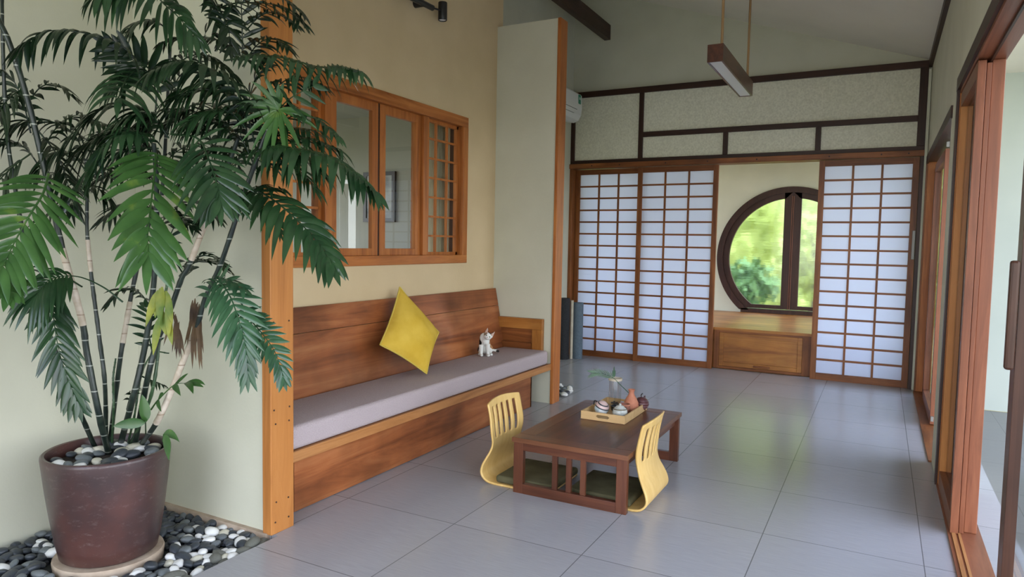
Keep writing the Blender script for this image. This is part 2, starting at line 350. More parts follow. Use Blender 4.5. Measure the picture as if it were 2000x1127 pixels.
# ceiling slab, sloping
bm = B()
x0, x1, y0, y1 = -6.4, RX+.55, -1.2, FY+.02
v = [bm.verts.new(p) for p in ((x0, y0, cz(x0)), (x1, y0, cz(x1)), (x1, y1, cz(x1)), (x0, y1, cz(x0)), (x0, y0, cz(x0)+.15), (x1, y0, cz(x1)+.15), (x1, y1, cz(x1)+.15), (x0, y1, cz(x0)+.15))]
for f in ((0, 3, 2, 1), (4, 5, 6, 7), (0, 1, 5, 4), (1, 2, 6, 5), (2, 3, 7, 6), (3, 0, 4, 7)): bm.faces.new([v[i] for i in f])
struct('ceiling', bm, M['ceil'])
def slopewall(name, xa, xb, y0, y1, z0, mat, t=0):
    "wall panel facing -Y whose top follows the ceiling"
    bm = B(); v = [bm.verts.new(p) for p in ((xa, y0, z0), (xb, y0, z0), (xb, y1, z0), (xa, y1, z0), (xa, y0, cz(xa)), (xb, y0, cz(xb)), (xb, y1, cz(xb)), (xa, y1, cz(xa)))]
    for f in ((0, 3, 2, 1), (4, 5, 6, 7), (0, 1, 5, 4), (1, 2, 6, 5), (2, 3, 7, 6), (3, 0, 4, 7)): bm.faces.new([v[i] for i in f])
    return struct(name, bm, mat)
# left walls
box('wall_left', LX-.15, LX, -1.2, 2.39, -.12, cz(LX), M['plaster'], st=True)
slopewall('wall_stub', LX, PX-.03, 2.39, 2.515, -.12, M['plaster'])
box('wall_left_far', LX-.15, LX, 5.78, FY+.06, 0, cz(LX), M['plaster'], st=True)
# window wall with opening  Y 2.86..5.08  z 1.345..2.44
bm = B()
WY0, WY1, WZ0, WZ1 = 2.86, 5.105, 1.335, 2.45
bx(bm, WX-.14, WX, 2.515, WY0, 0, cz(WX)); bx(bm, WX-.14, WX, WY1, 5.78, 0, cz(WX))
bx(bm, WX-.14, WX, WY0, WY1, 0, WZ0); bx(bm, WX-.14, WX, WY0, WY1, WZ1, cz(WX))
struct('wall_window', bm, M['tan'])
# partition column at the end of the bench
box('wall_partition', WX, -2.605, 5.68, 5.80, 0, 3.44, M['plaster'], st=True)
box('trim_partition', -2.605, -2.575, 5.665, 5.815, 0, 3.44, M['orange'], st=True, bevel=.004)
# far wall : above the lintel, sloped
slopewall('wall_far', LX-.15, RX+.2, FY, FY+.12, 2.47, M['plaster'])
# right wall with two openings: A  Y -1.0..5.0 (z<2.42)   B  Y 5.45..8.2 (z<2.35)
T = .13
bm = B()
bx(bm, RX, RX+T, 5.0, 5.5, 0, 3.5); bx(bm, RX, RX+T, 8.22, FY+.1, 0, 3.5)
bx(bm, RX, RX+T, -3.0, -1.6, 0, 3.5)
bx(bm, RX, RX+T, -1.6, 5.0, 2.45, 3.5); bx(bm, RX, RX+T, 5.5, 8.22, 2.37, 3.5)
struct('wall_right', bm, M['plaster'])
box('trim_ceiling', RX-.035, RX, -1.2, FY, 3.33, 3.40, M['dark_y'], st=True)
box('conduit', RX-.03, RX-.005, FY-.075, FY-.045, 0, 3.30, M['plaster'], st=True).name = 'trim_conduit'
# rear (behind the camera): wall with wide opening, lintel height set for upper-wall light
slopewall('wall_rear', -6.4, -3.0, -1.35, -1.2, 0, M['plaster'])
slopewall('wall_rear_lintel', -3.0, RX, -1.35, -1.2, 3.0, M['plaster'])
# terrace wall in bright paint
box('wall_terrace', RX+.13, 4.2, 7.63, 7.78, 0, 3.6, M['white_wall'], st=True)
# roof slab added over the terrace to darken its wall
bm = B(); bx(bm, RX+T, 2.1, -1.6, 7.9, 3.05, 3.2); struct('ceiling_terrace_shade', bm, M['ceil'])
# garden ground
box('ground', -30, 30, -25, 40, -.2, -.14, M['ground'], st=True)

# interior room seen through the window; unseen far-wall opening added to light it
bm = B()
bx(bm, -6.3, -6.2, 2.515, 5.78, 0, .8); bx(bm, -6.3, -6.2, 2.515, 5.78, 2.3, 2.9); bx(bm, -6.3, -6.2, 5.3, 5.78, .8, 2.3)
bx(bm, -6.3, WX-.14, 5.78, 5.9, 0, 5.3)
bx(bm, -6.3, LX, 2.39, 2.515, 0, 2.9)
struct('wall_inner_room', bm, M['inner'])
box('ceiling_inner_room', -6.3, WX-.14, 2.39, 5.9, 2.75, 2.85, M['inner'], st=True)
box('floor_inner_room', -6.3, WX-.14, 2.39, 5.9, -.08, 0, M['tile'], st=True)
# alcove room behind the screens; side openings added to backlight the paper
bm = B()
bx(bm, LX-.15, LX, FY+.06, 8.7, 0, 2.9); bx(bm, LX-.15, LX, 10.5, WW+.12, 0, 2.9); bx(bm, LX-.15, LX, 8.7, 10.5, 0, .5); bx(bm, LX-.15, LX, 8.7, 10.5, 2.6, 2.9)
struct('wall_alcove_left', bm, M['plaster'])
bm = B()
bx(bm, RX, RX+.13, FY+.1, 8.65, 0, 2.9); bx(bm, RX, RX+.13, 10.6, WW+.12, 0, 2.9); bx(bm, RX, RX+.13, 8.65, 10.6, 2.6, 2.9); bx(bm, RX, RX+.13, 8.65, 10.6, 0, .5)
struct('wall_alcove_right', bm, M['plaster'])
box('ceiling_alcove', LX-.15, RX+.13, FY+.12, WW+.12, 2.75, 2.87, M['ceil'], st=True)
# back wall with round opening
CX, CZ_, RO = -1.17, 1.31, 1.0
def roundwall():
    bm = B(); seg = 64
    x0, x1, z0, z1 = LX, RX+.13, .0, 2.75
    zb = .50
    circ = []
    for i in range(seg):
        a = 2*PI*i/seg; x = CX+RO*math.cos(a); z = max(CZ_+RO*math.sin(a), zb); circ.append((x, z))
    def outer(a):
        c, s = math.cos(a), math.sin(a)
        t = min([(x1-CX)/c if c > 1e-9 else 1e9, (x0-CX)/c if c < -1e-9 else 1e9, (z1-CZ_)/s if s > 1e-9 else 1e9, (z0-CZ_)/s if s < -1e-9 else 1e9])
        return (CX+c*t, CZ_+s*t)
    fr = []; bk = []; fo = []; bo = []
    for i in range(seg):
        a = 2*PI*i/seg; x, z = circ[i]; ox, oz = outer(a)
        fr.append(bm.verts.new((x, WW, z))); bk.append(bm.verts.new((x, WW+.12, z)))
        fo.append(bm.verts.new((ox, WW, oz))); bo.append(bm.verts.new((ox, WW+.12, oz)))
    for i in range(seg):
        j = (i+1) % seg
        bm.faces.new((fr[i], fr[j], fo[j], fo[i])); bm.faces.new((bk[i], bo[i], bo[j], bk[j])); bm.faces.new((fr[i], bk[i], bk[j], fr[j]))
    return bm
struct('wall_alcove_back', roundwall(), M['plaster'])
def ring(bm, ro, ri, y0, y1, zb, seg=72, cut=None):
    "annulus round (CX,CZ_) cut flat at zb"
    def prof(r):
        a0 = math.asin(max(-1, min(1, (zb-CZ_)/r)))
        return [(CX+r*math.cos(a0+(PI-2*a0)*k/seg), CZ_+r*math.sin(a0+(PI-2*a0)*k/seg)) for k in range(seg+1)]
    a = prof(ro); b = prof(ri)
    V = [[bm.verts.new((x, y, z)) for x, z in p] for p in (a, b) for y in (y0, y1)]
    for k in range(seg):
        bm.faces.new((V[0][k], V[0][k+1], V[2][k+1], V[2][k])); bm.faces.new((V[1][k], V[1][k+1], V[3][k+1], V[3][k]))
        bm.faces.new((V[0][k], V[0][k+1], V[1][k+1], V[1][k])); bm.faces.new((V[2][k], V[2][k+1], V[3][k+1], V[3][k]))
    for k in (0, seg): bm.faces.new((V[0][k], V[1][k], V[3][k], V[2][k]))
win = thing('window_1', 'round window with dark frame and two sashes looking on greenery', 'window', (CX, WW, .49)); win['kind'] = 'structure'; del win['category']
bm = B(); ring(bm, 1.035, .95, WW-.05, WW+.08, .53); bx(bm, CX-.66, CX+.66, WW-.05, WW+.08, .4925, .55)
obj('window_frame', bm, M['dark'], win)
for s in (-1, 1):
    bm = B()
    # half ring sash
    seg = 40; zb = .56; ro, ri = .958, .87
    def half(r, off):
        lo = math.asin((zb-CZ_)/r) if True else 0
        hi = math.acos(min(1, off/r))
        return [(CX+.01+s*(r*math.cos(lo+(hi-lo)*k/seg)), CZ_+r*math.sin(lo+(hi-lo)*k/seg)) for k in range(seg+1)]
    A_ = half(ro, .002); B_ = half(ri, .10)
    V = [[bm.verts.new((x, y, z)) for x, z in p] for p in (A_, B_) for y in (WW-.03, WW+.03)]
    for k in range(seg):
        bm.faces.new((V[0][k], V[0][k+1], V[2][k+1], V[2][k])); bm.faces.new((V[2][k], V[2][k+1], V[3][k+1], V[3][k])); bm.faces.new((V[0][k], V[0][k+1], V[1][k+1], V[1][k])); bm.faces.new((V[1][k], V[1][k+1], V[3][k+1], V[3][k]))
    xa, xb = CX+.01+s*.001, CX+.01+s*.115
    bx(bm, min(xa, xb), max(xa, xb), WW-.03, WW+.03, zb+.001, CZ_+.950)
    xc = CX+.01+s*.53
    bx(bm, min(xa, xc), max(xa, xc), WW-.029, WW+.029, zb+.0015, zb+.055)
    sh = obj('window_sash', bm, M['dark'], win)
    bm = B(); bx(bm, min(CX+.01+s*.008, CX+.01+s*.014), max(CX+.01+s*.008, CX+.01+s*.014), WW-.034, WW-.03, zb, CZ_+.90); obj('sash_bead', bm, M['red_x'], sh)
    bm = B()
    p = half(.885, .10); vs = [bm.verts.new((x, WW, z)) for x, z in p]; vs.append(bm.verts.new((CX+.01+s*.10, WW, zb)))
    bm.faces.new(vs); obj('window_pane', bm, M['frost'], sh)
# far wall joinery: beams
def trim(n, x0, x1, z0, z1, mat, y0=FY-.05, y1=FY+.0):
    box('trim_%d' % n, x0, x1, y0, y1, z0, z1, mat, st=True, bevel=.003)
trim(1, LX, RX-.03, 3.325, 3.395, M['dark_x'])
trim(2, LX-.0, LX+.05, 2.53, 3.325, M['dark'])
trim(3, .265, .34, 2.53, 3.325, M['dark'])
trim(4, -2.71, -2.655, 2.53, 3.325, M['dark'])
trim(5, -2.655, .265, 2.785, 2.845, M['dark_x'])
trim(6, -1.69, -1.635, 2.53, 2.785, M['dark'])
trim(7, -.70, -.645, 2.53, 2.785, M['dark'])
trim(8, LX, RX-.03, 2.485, 2.53, M['dark_x'])
trim(9, LX, RX-.03, 2.425, 2.485, M['shoji_wood_x'], FY-.08, FY+.12)
trim(10, LX, LX+.04, 0, 2.425, M['shoji_wood'], FY-.06, FY+.12)
trim(11, .305, RX-.002, 0, 2.425, M['dark'], FY-.06, FY+.12)
for n, (x0, x1, z0, z1) in enumerate(((LX+.05, -2.71, 2.53, 3.325), (-2.655, .265, 2.845, 3.325), (-2.655, -1.69, 2.53, 2.785), (-1.635, -.70, 2.53, 2.785), (-.645, .265, 2.53, 2.785))):
    box('wall_panel_%d' % (n+1), x0, x1, FY-.02, FY-.0005, z0, z1, M['grasspaper'], st=True)
bm = B()
for x in (-3.3, -2.93, -2.35, -1.85, -1.3, -.55, -.05, .2):
    bmesh.ops.create_cone(bm, cap_ends=True, segments=10, radius1=.008, radius2=.008, depth=.004, matrix=Matrix.Translation((x, FY-.082, 2.455)) @ Matrix.Rotation(PI/2, 4, 'X'))
o = obj('trim_pegs', bm, M['dark']); o['kind'] = 'structure'

# ------------------------------------------------------------------ shoji screens
def shoji(x0, x1, y, label, grp='paper shoji screens on the far wall', lw=.058):
    t = thing('shoji_screen', label, 'sliding screen', ((x0+x1)/2, y, 0), grp)
    z0, z1 = .0, 2.42; d = .018
    for a, b in ((x0, x0+lw), (x1-lw, x1)):
        box('stile', a, b, y-d, y+d, z0, z1, M['shoji_wood'], t, bevel=.002)
    box('top_rail', x0+lw, x1-lw, y-d, y+d, z1-.065, z1, M['shoji_wood_x'], t, bevel=.002)
    box('bottom_rail', x0+lw, x1-lw, y-d, y+d, z0, .075, M['shoji_wood_x'], t, bevel=.002)
    bm = B(); a, b = x0+lw, x1-lw; zb, zt = .075, z1-.065
    for k in (1, 2):
        x = a+(b-a)*k/3; bx(bm, x-.011, x+.011, y-.013, y+.004, zb, zt)
    obj('lattice_upright', bm, M['shoji_wood'], t)
    bm = B()
    for k in range(1, 15):
        z = zb+(zt-zb)*k/15; bx(bm, a, b, y-.015, y+.004, z-.0105, z+.0105)
    obj('lattice_bars', bm, M['shoji_wood_x'], t)
    box('paper', a, b, y+.0045, y+.0065, zb, zt, M['paper'], t)
    return t
shoji(-3.565, -2.665, FY+.065, 'leftmost paper shoji screen, partly behind the next one, beside rolled mats')
shoji(-2.715, -1.735, FY+.015, 'paper shoji screen directly left of the round window opening')
s3 = shoji(-.648, .303, FY-.005, 'rightmost paper shoji screen with a steel latch at its edge')
box('latch', .272, .30, FY-.042, FY-.023, 1.36, 1.66, M['chrome'], s3, bevel=.003)
# platform with cabinet front in the alcove
pl = thing('platform_cabinet', 'low wooden alcove platform with a framed drop-down cabinet door', 'platform', (-1.2, 8.5, 0))
bm = B(); bx(bm, -1.87, -.62, 8.53, 9.0, 0, .46); bx(bm, LX+.3, RX-.3, 9.0, WW-.002, 0, .46); obj('body', bm, M['cab_x'], pl)
bm = B(); bx(bm, -1.87, -.62, 8.47, 9.0, .46, .492); bx(bm, LX+.3, RX-.3, 9.0, WW-.052, .46, .492); obj('platform_top', bm, M['cab_x'], pl)
for a, b in ((-1.735, -1.675), (-.745, -.655)): box('frame_post', a, b, 8.475, 8.53, 0, .46, M['shoji_wood'], pl)
for a, b in ((0, .03), (.435, .46)): box('frame_rail', -1.675, -.745, 8.475, 8.53, a, b, M['shoji_wood_x'], pl)
bm = B(); a, b, c, d = -1.673, -.747, .032, .433
bx(bm, a, a+.05, 8.48, 8.51, c, d); bx(bm, b-.05, b, 8.48, 8.51, c, d); bx(bm, a+.05, b-.05, 8.48, 8.51, c, c+.05); bx(bm, a+.05, b-.05, 8.48, 8.51, d-.05, d)
bx(bm, a+.05, b-.05, 8.492, 8.512, c+.05, d-.05)
dr = obj('cabinet_door', bm, M['cab_x'], pl, bevel=.002)
box('handle', -1.27, -1.09, 8.462, 8.48, .045, .07, M['shoji_wood_x'], dr, bevel=.003)

# ------------------------------------------------------------------ post
p_ = box('trim_post', PX-.06, PX, 2.372, 2.52, 0, 4.25, M['post'], st=True, bevel=.004)
bm = B()
for z in (.06, .16, .55, .62, 1.05, 1.75, 2.3):
    for y in (2.40, 2.49):
        bmesh.ops.create_icosphere(bm, subdivisions=1, radius=.005, matrix=Matrix.Translation((PX+.001, y+random.uniform(-.01, .01), z)))
obj('screw_heads', bm, M['dark'], p_)
# purlin
bm = B(); bx(bm, -3.20, -3.125, 2.2, FY, 4.02, 4.20); struct('beam', bm, M['dark_y']).name = 'trim_beam'

# ------------------------------------------------------------------ window in the tan wall
w2 = thing('window_2', 'wide orange wood window with two clear sashes between latticed panes', 'window', (WX, 3.97, 1.28)); w2['kind'] = 'structure'; del w2['category']
Xa, Xb = WX-.12, WX+.02
bm = B(); bx(bm, Xa, Xb, 2.78, 5.165, 2.44, 2.525); obj('window_frame', bm, M['orange_y'], w2, bevel=.003)
bm = B(); bx(bm, Xa, Xb, 2.78, 5.165, 1.275, 1.345); obj('window_sill', bm, M['orange_y'], w2, bevel=.003)
for a, b in ((2.78, 2.87), (5.09, 5.165)):
    bm = B(); bx(bm, Xa, Xb, a, b, 1.345, 2.44); obj('window_jamb', bm, M['orange'], w2, bevel=.003)
for a, b in ((3.43, 3.495), (4.525, 4.60)):
    bm = B(); bx(bm, Xa, WX+.005, a, b, 1.345, 2.44); obj('window_mullion', bm, M['orange'], w2, bevel=.003)
def sash(y0, y1, xo, name='window_sash', w=.065):
    bm = B(); bx(bm, xo-.035, xo, y0, y0+w, 1.345, 2.44); bx(bm, xo-.035, xo, y1-w, y1, 1.345, 2.44)
    bx(bm, xo-.035, xo, y0+w, y1-w, 1.345, 1.345+w*.8); bx(bm, xo-.035, xo, y0+w, y1-w, 2.44-w, 2.44)
    s = obj(name, bm, M['orange'], w2, bevel=.003)
    bm = B(); v = [bm.verts.new(p) for p in ((xo-.02, y0+w, 1.345+w*.8), (xo-.02, y1-w, 1.345+w*.8), (xo-.02, y1-w, 2.44-w), (xo-.02, y0+w, 2.44-w))]; bm.faces.new(v)
    obj('window_pane', bm, M['glass'], s); return s
sash(3.50, 3.997, WX-.02); sash(4.018, 4.52, WX-.02)
box('gap_shade_strip', WX-.05, WX-.025, 3.9975, 4.0175, 1.345, 2.44, M['dark'], w2)  # solid dark strip stands in for the shade between the sashes
def lattice(y0, y1, nc, nr, xo):
    bm = B(); bx(bm, xo-.03, xo, y0, y0+.025, 1.345, 2.44); bx(bm, xo-.03, xo, y1-.025, y1, 1.345, 2.44)
    bx(bm, xo-.03, xo, y0, y1, 1.345, 1.37); bx(bm, xo-.03, xo, y0, y1, 2.415, 2.44)
    for k in range(1, nc): y = y0+(y1-y0)*k/nc; bx(bm, xo-.02, xo-.002, y-.009, y+.009, 1.36, 2.42)
    for k in range(1, nr): z = 1.345+1.095*k/nr; bx(bm, xo-.018, xo, y0+.02, y1-.02, z-.008, z+.008)
    s = obj('window_lattice', bm, M['orange'], w2)
    bm = B(); v = [bm.verts.new(p) for p in ((xo-.024, y0+.02, 1.36), (xo-.024, y1-.02, 1.36), (xo-.024, y1-.02, 2.42), (xo-.024, y0+.02, 2.42))]; bm.faces.new(v)
    obj('window_pane', bm, M['glass'], s)
box('jamb_dark_sheet', WX-.118, WX-.066, 5.0895, 5.0905-.004, 1.345, 2.44, M['curtain_brown'], w2)  # thin dark sheet added to darken the lit jamb face behind the lattice
lattice(2.87, 3.43, 3, 7, WX-.03); lattice(4.602, 5.088, 3, 7, WX-.035)
# things inside the room
def curtain(name, label, x, y0, y1, mat, n=5, amp=.03):
    bm = B(); k = 40; rows = []
    for i in range(k+1):
        y = y0+(y1-y0)*i/k; xx = x+amp*math.sin(2*PI*n*i/k)
        rows.append((bm.verts.new((xx, y, .1)), bm.verts.new((xx, y, 2.6))))
    for a, b in zip(rows, rows[1:]): bm.faces.new((a[0], b[0], b[1], a[1]))
    o = obj(name, bm, mat, smooth=True); tag(o, label, 'curtain')
    so = o.modifiers.new('s', 'SOLIDIFY'); so.thickness = .004
    return o
curtain('curtain', 'cream curtain gathered behind the right lattice pane of the window', -3.50, 5.02, 5.24, M['curtain'])
curtain('curtain', 'dark brown curtain at the right end behind the latticed pane', -3.47, 5.27, 5.70, M['curtain_brown'], 6)
pf = thing('picture_frame', 'black framed picture inside the room, seen through the right clear sash', 'picture', (-4.65, 5.76, 1.65))
bm = B()
for a in ((-4.86, -4.82, 1.65, 2.17), (-4.485, -4.445, 1.65, 2.17), (-4.82, -4.485, 1.65, 1.69), (-4.82, -4.485, 2.13, 2.17)): bx(bm, a[0], a[1], 5.75, 5.778, a[2], a[3])
obj('frame', bm, M['black'], pf); box('print', -4.82, -4.485, 5.76, 5.775, 1.69, 2.13, M['picture'], pf)

# ------------------------------------------------------------------ bench
bench = thing('built_in_bench', 'long built-in wooden bench with high plank backrest below the window', 'bench', (-2.95, 4.1, 0))
# backrest leaning
def slab(bm, a, b, c, d, nrm, th):
    n = Vector(nrm).normalized()*th
    v = [bm.verts.new(Vector(p)) for p in (a, b, c, d)] + [bm.verts.new(Vector(p)+n) for p in (a, b, c, d)]
    for f in ((0, 1, 2, 3), (7, 6, 5, 4), (0, 4, 5, 1), (1, 5, 6, 2), (2, 6, 7, 3), (3, 7, 4, 0)): bm.faces.new([v[i] for i in f])
Xb0, Xb1 = -3.075, -3.19; zt = 1.03
xs = Xb0+(Xb1-Xb0)*.72; zs = .46+(zt-.46)*.72
bm = B(); slab(bm, (Xb0, 2.53, .46), (Xb0, 5.672, .46), (xs, 5.672, zs-.002), (xs, 2.53, zs-.002), (-1, 0, -.2), .022); obj('backrest_plank', bm, M['bench_y'], bench, bevel=.002)
bm = B(); slab(bm, (xs, 2.53, zs+.001), (xs, 5.672, zs+.001), (Xb1, 5.672, zt), (Xb1, 2.53, zt), (-1, 0, -.2), .022); obj('backrest_plank', bm, M['bench_y'], bench, bevel=.002)
box('front_panel', -2.715, -2.69, 2.64, 5.462, .004, .318, M['bench_y'], bench, bevel=.002)
box('end_panel', -3.2, -2.69, 5.462-.02, 5.462, .004, .318, M['bench_y'], bench)
box('seat_board', -3.2, -2.625, 2.53, 5.672, .32, .365, M['bench_y'], bench)
box('seat_edge', -2.625, -2.598, 2.53, 5.672, .312, .368, M['trimwood_y'], bench, bevel=.003)
# arm frame against the partition
bm = B(); bx(bm, -3.2, -2.68, 5.63, 5.677, .672, .77); obj('arm_rail', bm, M['cab_x'], bench, bevel=.003)
bm = B(); bx(bm, -2.78, -2.68, 5.628, 5.677, .368, .6715); obj('arm_post', bm, M['cab'], bench, bevel=.003)
bm = B(); bx(bm, -3.2, -2.78, 5.655, 5.677, .368, .6715); obj('arm_panel', bm, M['shoji_wood_x'], bench)
bm = B(); bx(bm, -3.12, -2.785, 5.625, 5.654, .48, .545); obj('arm_lower_rail', bm, M['shoji_wood_x'], bench)
# seat cushion
bm = B(); bx(bm, -3.07, -2.606, 2.545, 5.62, .369, .495)
o = obj('seat_cushion', bm, M['cushion']); tag(o, 'long mauve grey woven seat cushion on the built-in bench', 'cushion')
bv = o.modifiers.new('bevel', 'BEVEL'); bv.width = .028; bv.segments = 5
for f in o.data.polygons: f.use_smooth = True

# ------------------------------------------------------------------ pillow
def pillow():
    A = Vector((-3.115, 4.10, 1.115)); Bc = Vector((-2.99, 3.72, .745)); C = Vector((-2.83, 4.045, .512)); D = Vector((-2.93, 4.34, .77))
    n = 26; nrm = ((C-A).cross(D-Bc)).normalized()
    if nrm.x < 0: nrm = -nrm
    bm = B(); F = {}; Bk = {}
    for i in range(n+1):
        for j in range(n+1):
            u, v = i/n, j/n
            # pull edges in
            uu = u+(.5-u)*.06*math.sin(PI*v); vv = v+(.5-v)*.06*math.sin(PI*u)
            p = A*(1-uu)*(1-vv)+Bc*(1-uu)*vv+D*uu*(1-vv)+C*uu*vv
            h = (max(0, math.sin(PI*u)*math.sin(PI*v)))**.5*.10
            h *= 1+.12*mnoise.noise(Vector((u*4, v*4, 1)))
            e = i in (0, n) or j in (0, n)
            F[i, j] = bm.verts.new(p+nrm*h)
            Bk[i, j] = F[i, j] if e else bm.verts.new(p-nrm*h*.6)
    for i in range(n):
        for j in range(n):
            bm.faces.new((F[i, j], F[i+1, j], F[i+1, j+1], F[i, j+1])); bm.faces.new((Bk[i, j+1], Bk[i+1, j+1], Bk[i+1, j], Bk[i, j]))
    loop = [F[i, 0].co.copy() for i in range(n)]+[F[n, j].co.copy() for j in range(n)]+[F[i, n].co.copy() for i in range(n, 0, -1)]+[F[0, j].co.copy() for j in range(n, -1, -1)]
    t = thing('throw_pillow', 'mustard yellow throw pillow balanced on its corner against the bench backrest', 'pillow', C)
    obj('pillow_body', bm, M['yellow'], t, smooth=True)
    bm = B(); tube(bm, loop, .006, 6, cap=False); obj('piping', bm, M['yellow_pipe'], t, smooth=True)
pillow()

# ------------------------------------------------------------------ kitten
def kitten():
    base = Vector((-2.945, 5.06, .495)); r = Vector((.865, .5, 0)); u = Vector((0, 0, 1)); f = Vector((.5, -.865, 0))
    def L(a, b, c): return base+r*a+u*b+f*c      # right, up, toward the camera
    def z(x, y): return (x-505)/2750, (905-y)/2750
    Rm = Matrix((r, f, u)).transposed()           # local: right, front, up
    bm = B()
    def E(x, y, c, rr, tilt=0):
        a, b = z(x, y); ell(bm, L(a, max(b, .004), c), rr, Rm @ Matrix.Rotation(tilt, 3, 'Y'), 20, 14)
    E(510, 700, -.045, (.052, .060, .066)); E(500, 590, -.02, (.046, .046, .060)); E(490, 500, .0, (.040, .036, .048))
    E(420, 790, -.045, (.030, .050, .036)); E(620, 770, -.045, (.030, .050, .040))   # haunches
    E(395, 880, -.0, (.016, .035, .012)); E(660, 880, -.0, (.014, .032, .012))
    E(530, 540, .02, (.034, .026, .045))
    for xs_ in (((425, 640), (425, 760), (432, 880)), ((580, 620), (585, 750), (592, 880))):   # front legs
        pts = [L(z(x, y)[0], z(x, y)[1], .035+.004*k) for k, (x, y) in enumerate(xs_)]
        tube(bm, cr_spline(pts, 10), [.020-.0008*k for k in range(10)], 12)
        a, b = z(*xs_[2]); ell(bm, L(a, .010, .052), (.016, .024, .011), Rm)
    # neck and head
    E(525, 490, .02, (.030, .030, .034))
    hc = L(*z(575, 430), .045); tilt = math.radians(28)
    Rh = Rm @ Matrix.Rotation(tilt, 3, 'Y')
    def HL(a, c, b): return hc+Rh @ Vector((a, c, b))
    ell(bm, hc, (.036, .034, .032), Rh, 24, 16); ell(bm, HL(0, .028, -.012), (.017, .016, .012), Rh)
    ell(bm, HL(0, .010, -.014), (.026, .022, .016), Rh)
    for s in (-1, 1):
        tip = HL(s*.036, -.004, .066); b0 = HL(s*.004, .002, .024); b1 = HL(s*.042, .000, .002); b2 = HL(s*.024, -.022, .012); b3 = HL(s*.024, .012, .014)
        vs = [bm.verts.new(p) for p in (tip, b0, b3, b1, b2)]
        for q in ((0, 1, 2), (0, 2, 3), (0, 3, 4), (0, 4, 1)): bm.faces.new([vs[i] for i in q])
        bm.faces.new([vs[i] for i in (1, 4, 3, 2)])
    # tail
    tp = [L(*z(600, 830), -.07), L(*z(680, 800), -.06), L(*z(760, 800), -.04), L(*z(840, 815), -.02)]
    for p in tp: p.z = max(p.z, base.z+.012)
    tube(bm, cr_spline(tp, 12), [.014-.0004*k for k in range(12)], 10)
    bmesh.ops.recalc_face_normals(bm, faces=bm.faces)
    # calico coat: white with black and ginger patches
    m, n, l, b = newmat('calico_fur', (.8, .8, .76, 1), .8, 0, .2)
    g = n.new('ShaderNodeTexCoord')
    def blob(center, rad, col, prev):
        d = n.new('ShaderNodeVectorMath'); d.operation = 'DISTANCE'; l.new(g.outputs['Object'], d.inputs[0]); d.inputs[1].default_value = center-base
        ns = n.new('ShaderNodeTexNoise'); ns.inputs['Scale'].default_value = 40; l.new(g.outputs['Object'], ns.inputs[0])
        ad = n.new('ShaderNodeMath'); ad.operation = 'MULTIPLY_ADD'; l.new(ns.outputs[0], ad.inputs[0]); ad.inputs[1].default_value = .02; l.new(d.outputs['Value'], ad.inputs[2])
        lt = n.new('ShaderNodeMath'); lt.operation = 'LESS_THAN'; l.new(ad.outputs[0], lt.inputs[0]); lt.inputs[1].default_value = rad+.01
        mx = n.new('ShaderNodeMixRGB'); l.new(lt.outputs[0], mx.inputs[0]); mx.inputs[2].default_value = col
        if prev is None: mx.inputs[1].default_value = (.70, .70, .66, 1)
        else: l.new(prev, mx.inputs[1])
        return mx.outputs[0]
    blk = (.018, .014, .014, 1); gin = (.42, .22, .10, 1)
    c = blob(L(*z(370, 460), -.03), .040, blk, None); c = blob(L(*z(330, 600), -.03), .060, blk, c); c = blob(L(*z(320, 730), -.05), .050, blk, c)
    c = blob(HL(.008, -.006, .038), .028, blk, c); c = blob(HL(-.03, .01, .012), .020, (.30, .22, .15, 1), c)
    c = blob(L(*z(700, 640), -.04), .05, gin, c); c = blob(tp[-1], .022, blk, c); c = blob(L(*z(450, 420), -.02), .03, blk, c)
    l.new(c, b.inputs['Base Color'])
    t = thing('kitten', 'small calico kitten sitting on the bench cushion with its head tilted', 'cat', base)
    o = obj('body', bm, m, t, smooth=True)
    rm = o.modifiers.new('r', 'REMESH'); rm.mode = 'VOXEL'; rm.voxel_size = .0028; rm.use_smooth_shade = True
    sm = o.modifiers.new('s', 'SMOOTH'); sm.iterations = 4; sm.factor = .5
    eye = newmat('kitten_eye', (.06, .07, .03, 1), .1)[0]; pink = newmat('kitten_nose', (.45, .2, .18, 1), .5)[0]
    for s in (-1, 1):
        bm = B(); ell(bm, HL(s*.0145, .0295, .004), (.0055, .004, .005), Rh); obj('eye', bm, eye, t, smooth=True)
        bm = B(); v = [bm.verts.new(p) for p in (HL(s*.034, .0035, .057), HL(s*.014, .0105, .028), HL(s*.036, .0095, .014))]; bm.faces.new(v)
        v2 = [bm.verts.new(x.co+Rh @ Vector((0, -.002, 0))) for x in v]; bm.faces.new(v2[::-1])
        for a, c_ in ((0, 1), (1, 2), (2, 0)): bm.faces.new((v[a], v[c_], v2[c_], v2[a]))
        obj('inner_ear', bm, newmat('ear_pink', (.55, .36, .28, 1), .8)[0], t)
    bm = B(); ell(bm, HL(0, .0435, -.006), (.0045, .003, .0035), Rh); obj('nose', bm, pink, t, smooth=True)
kitten()

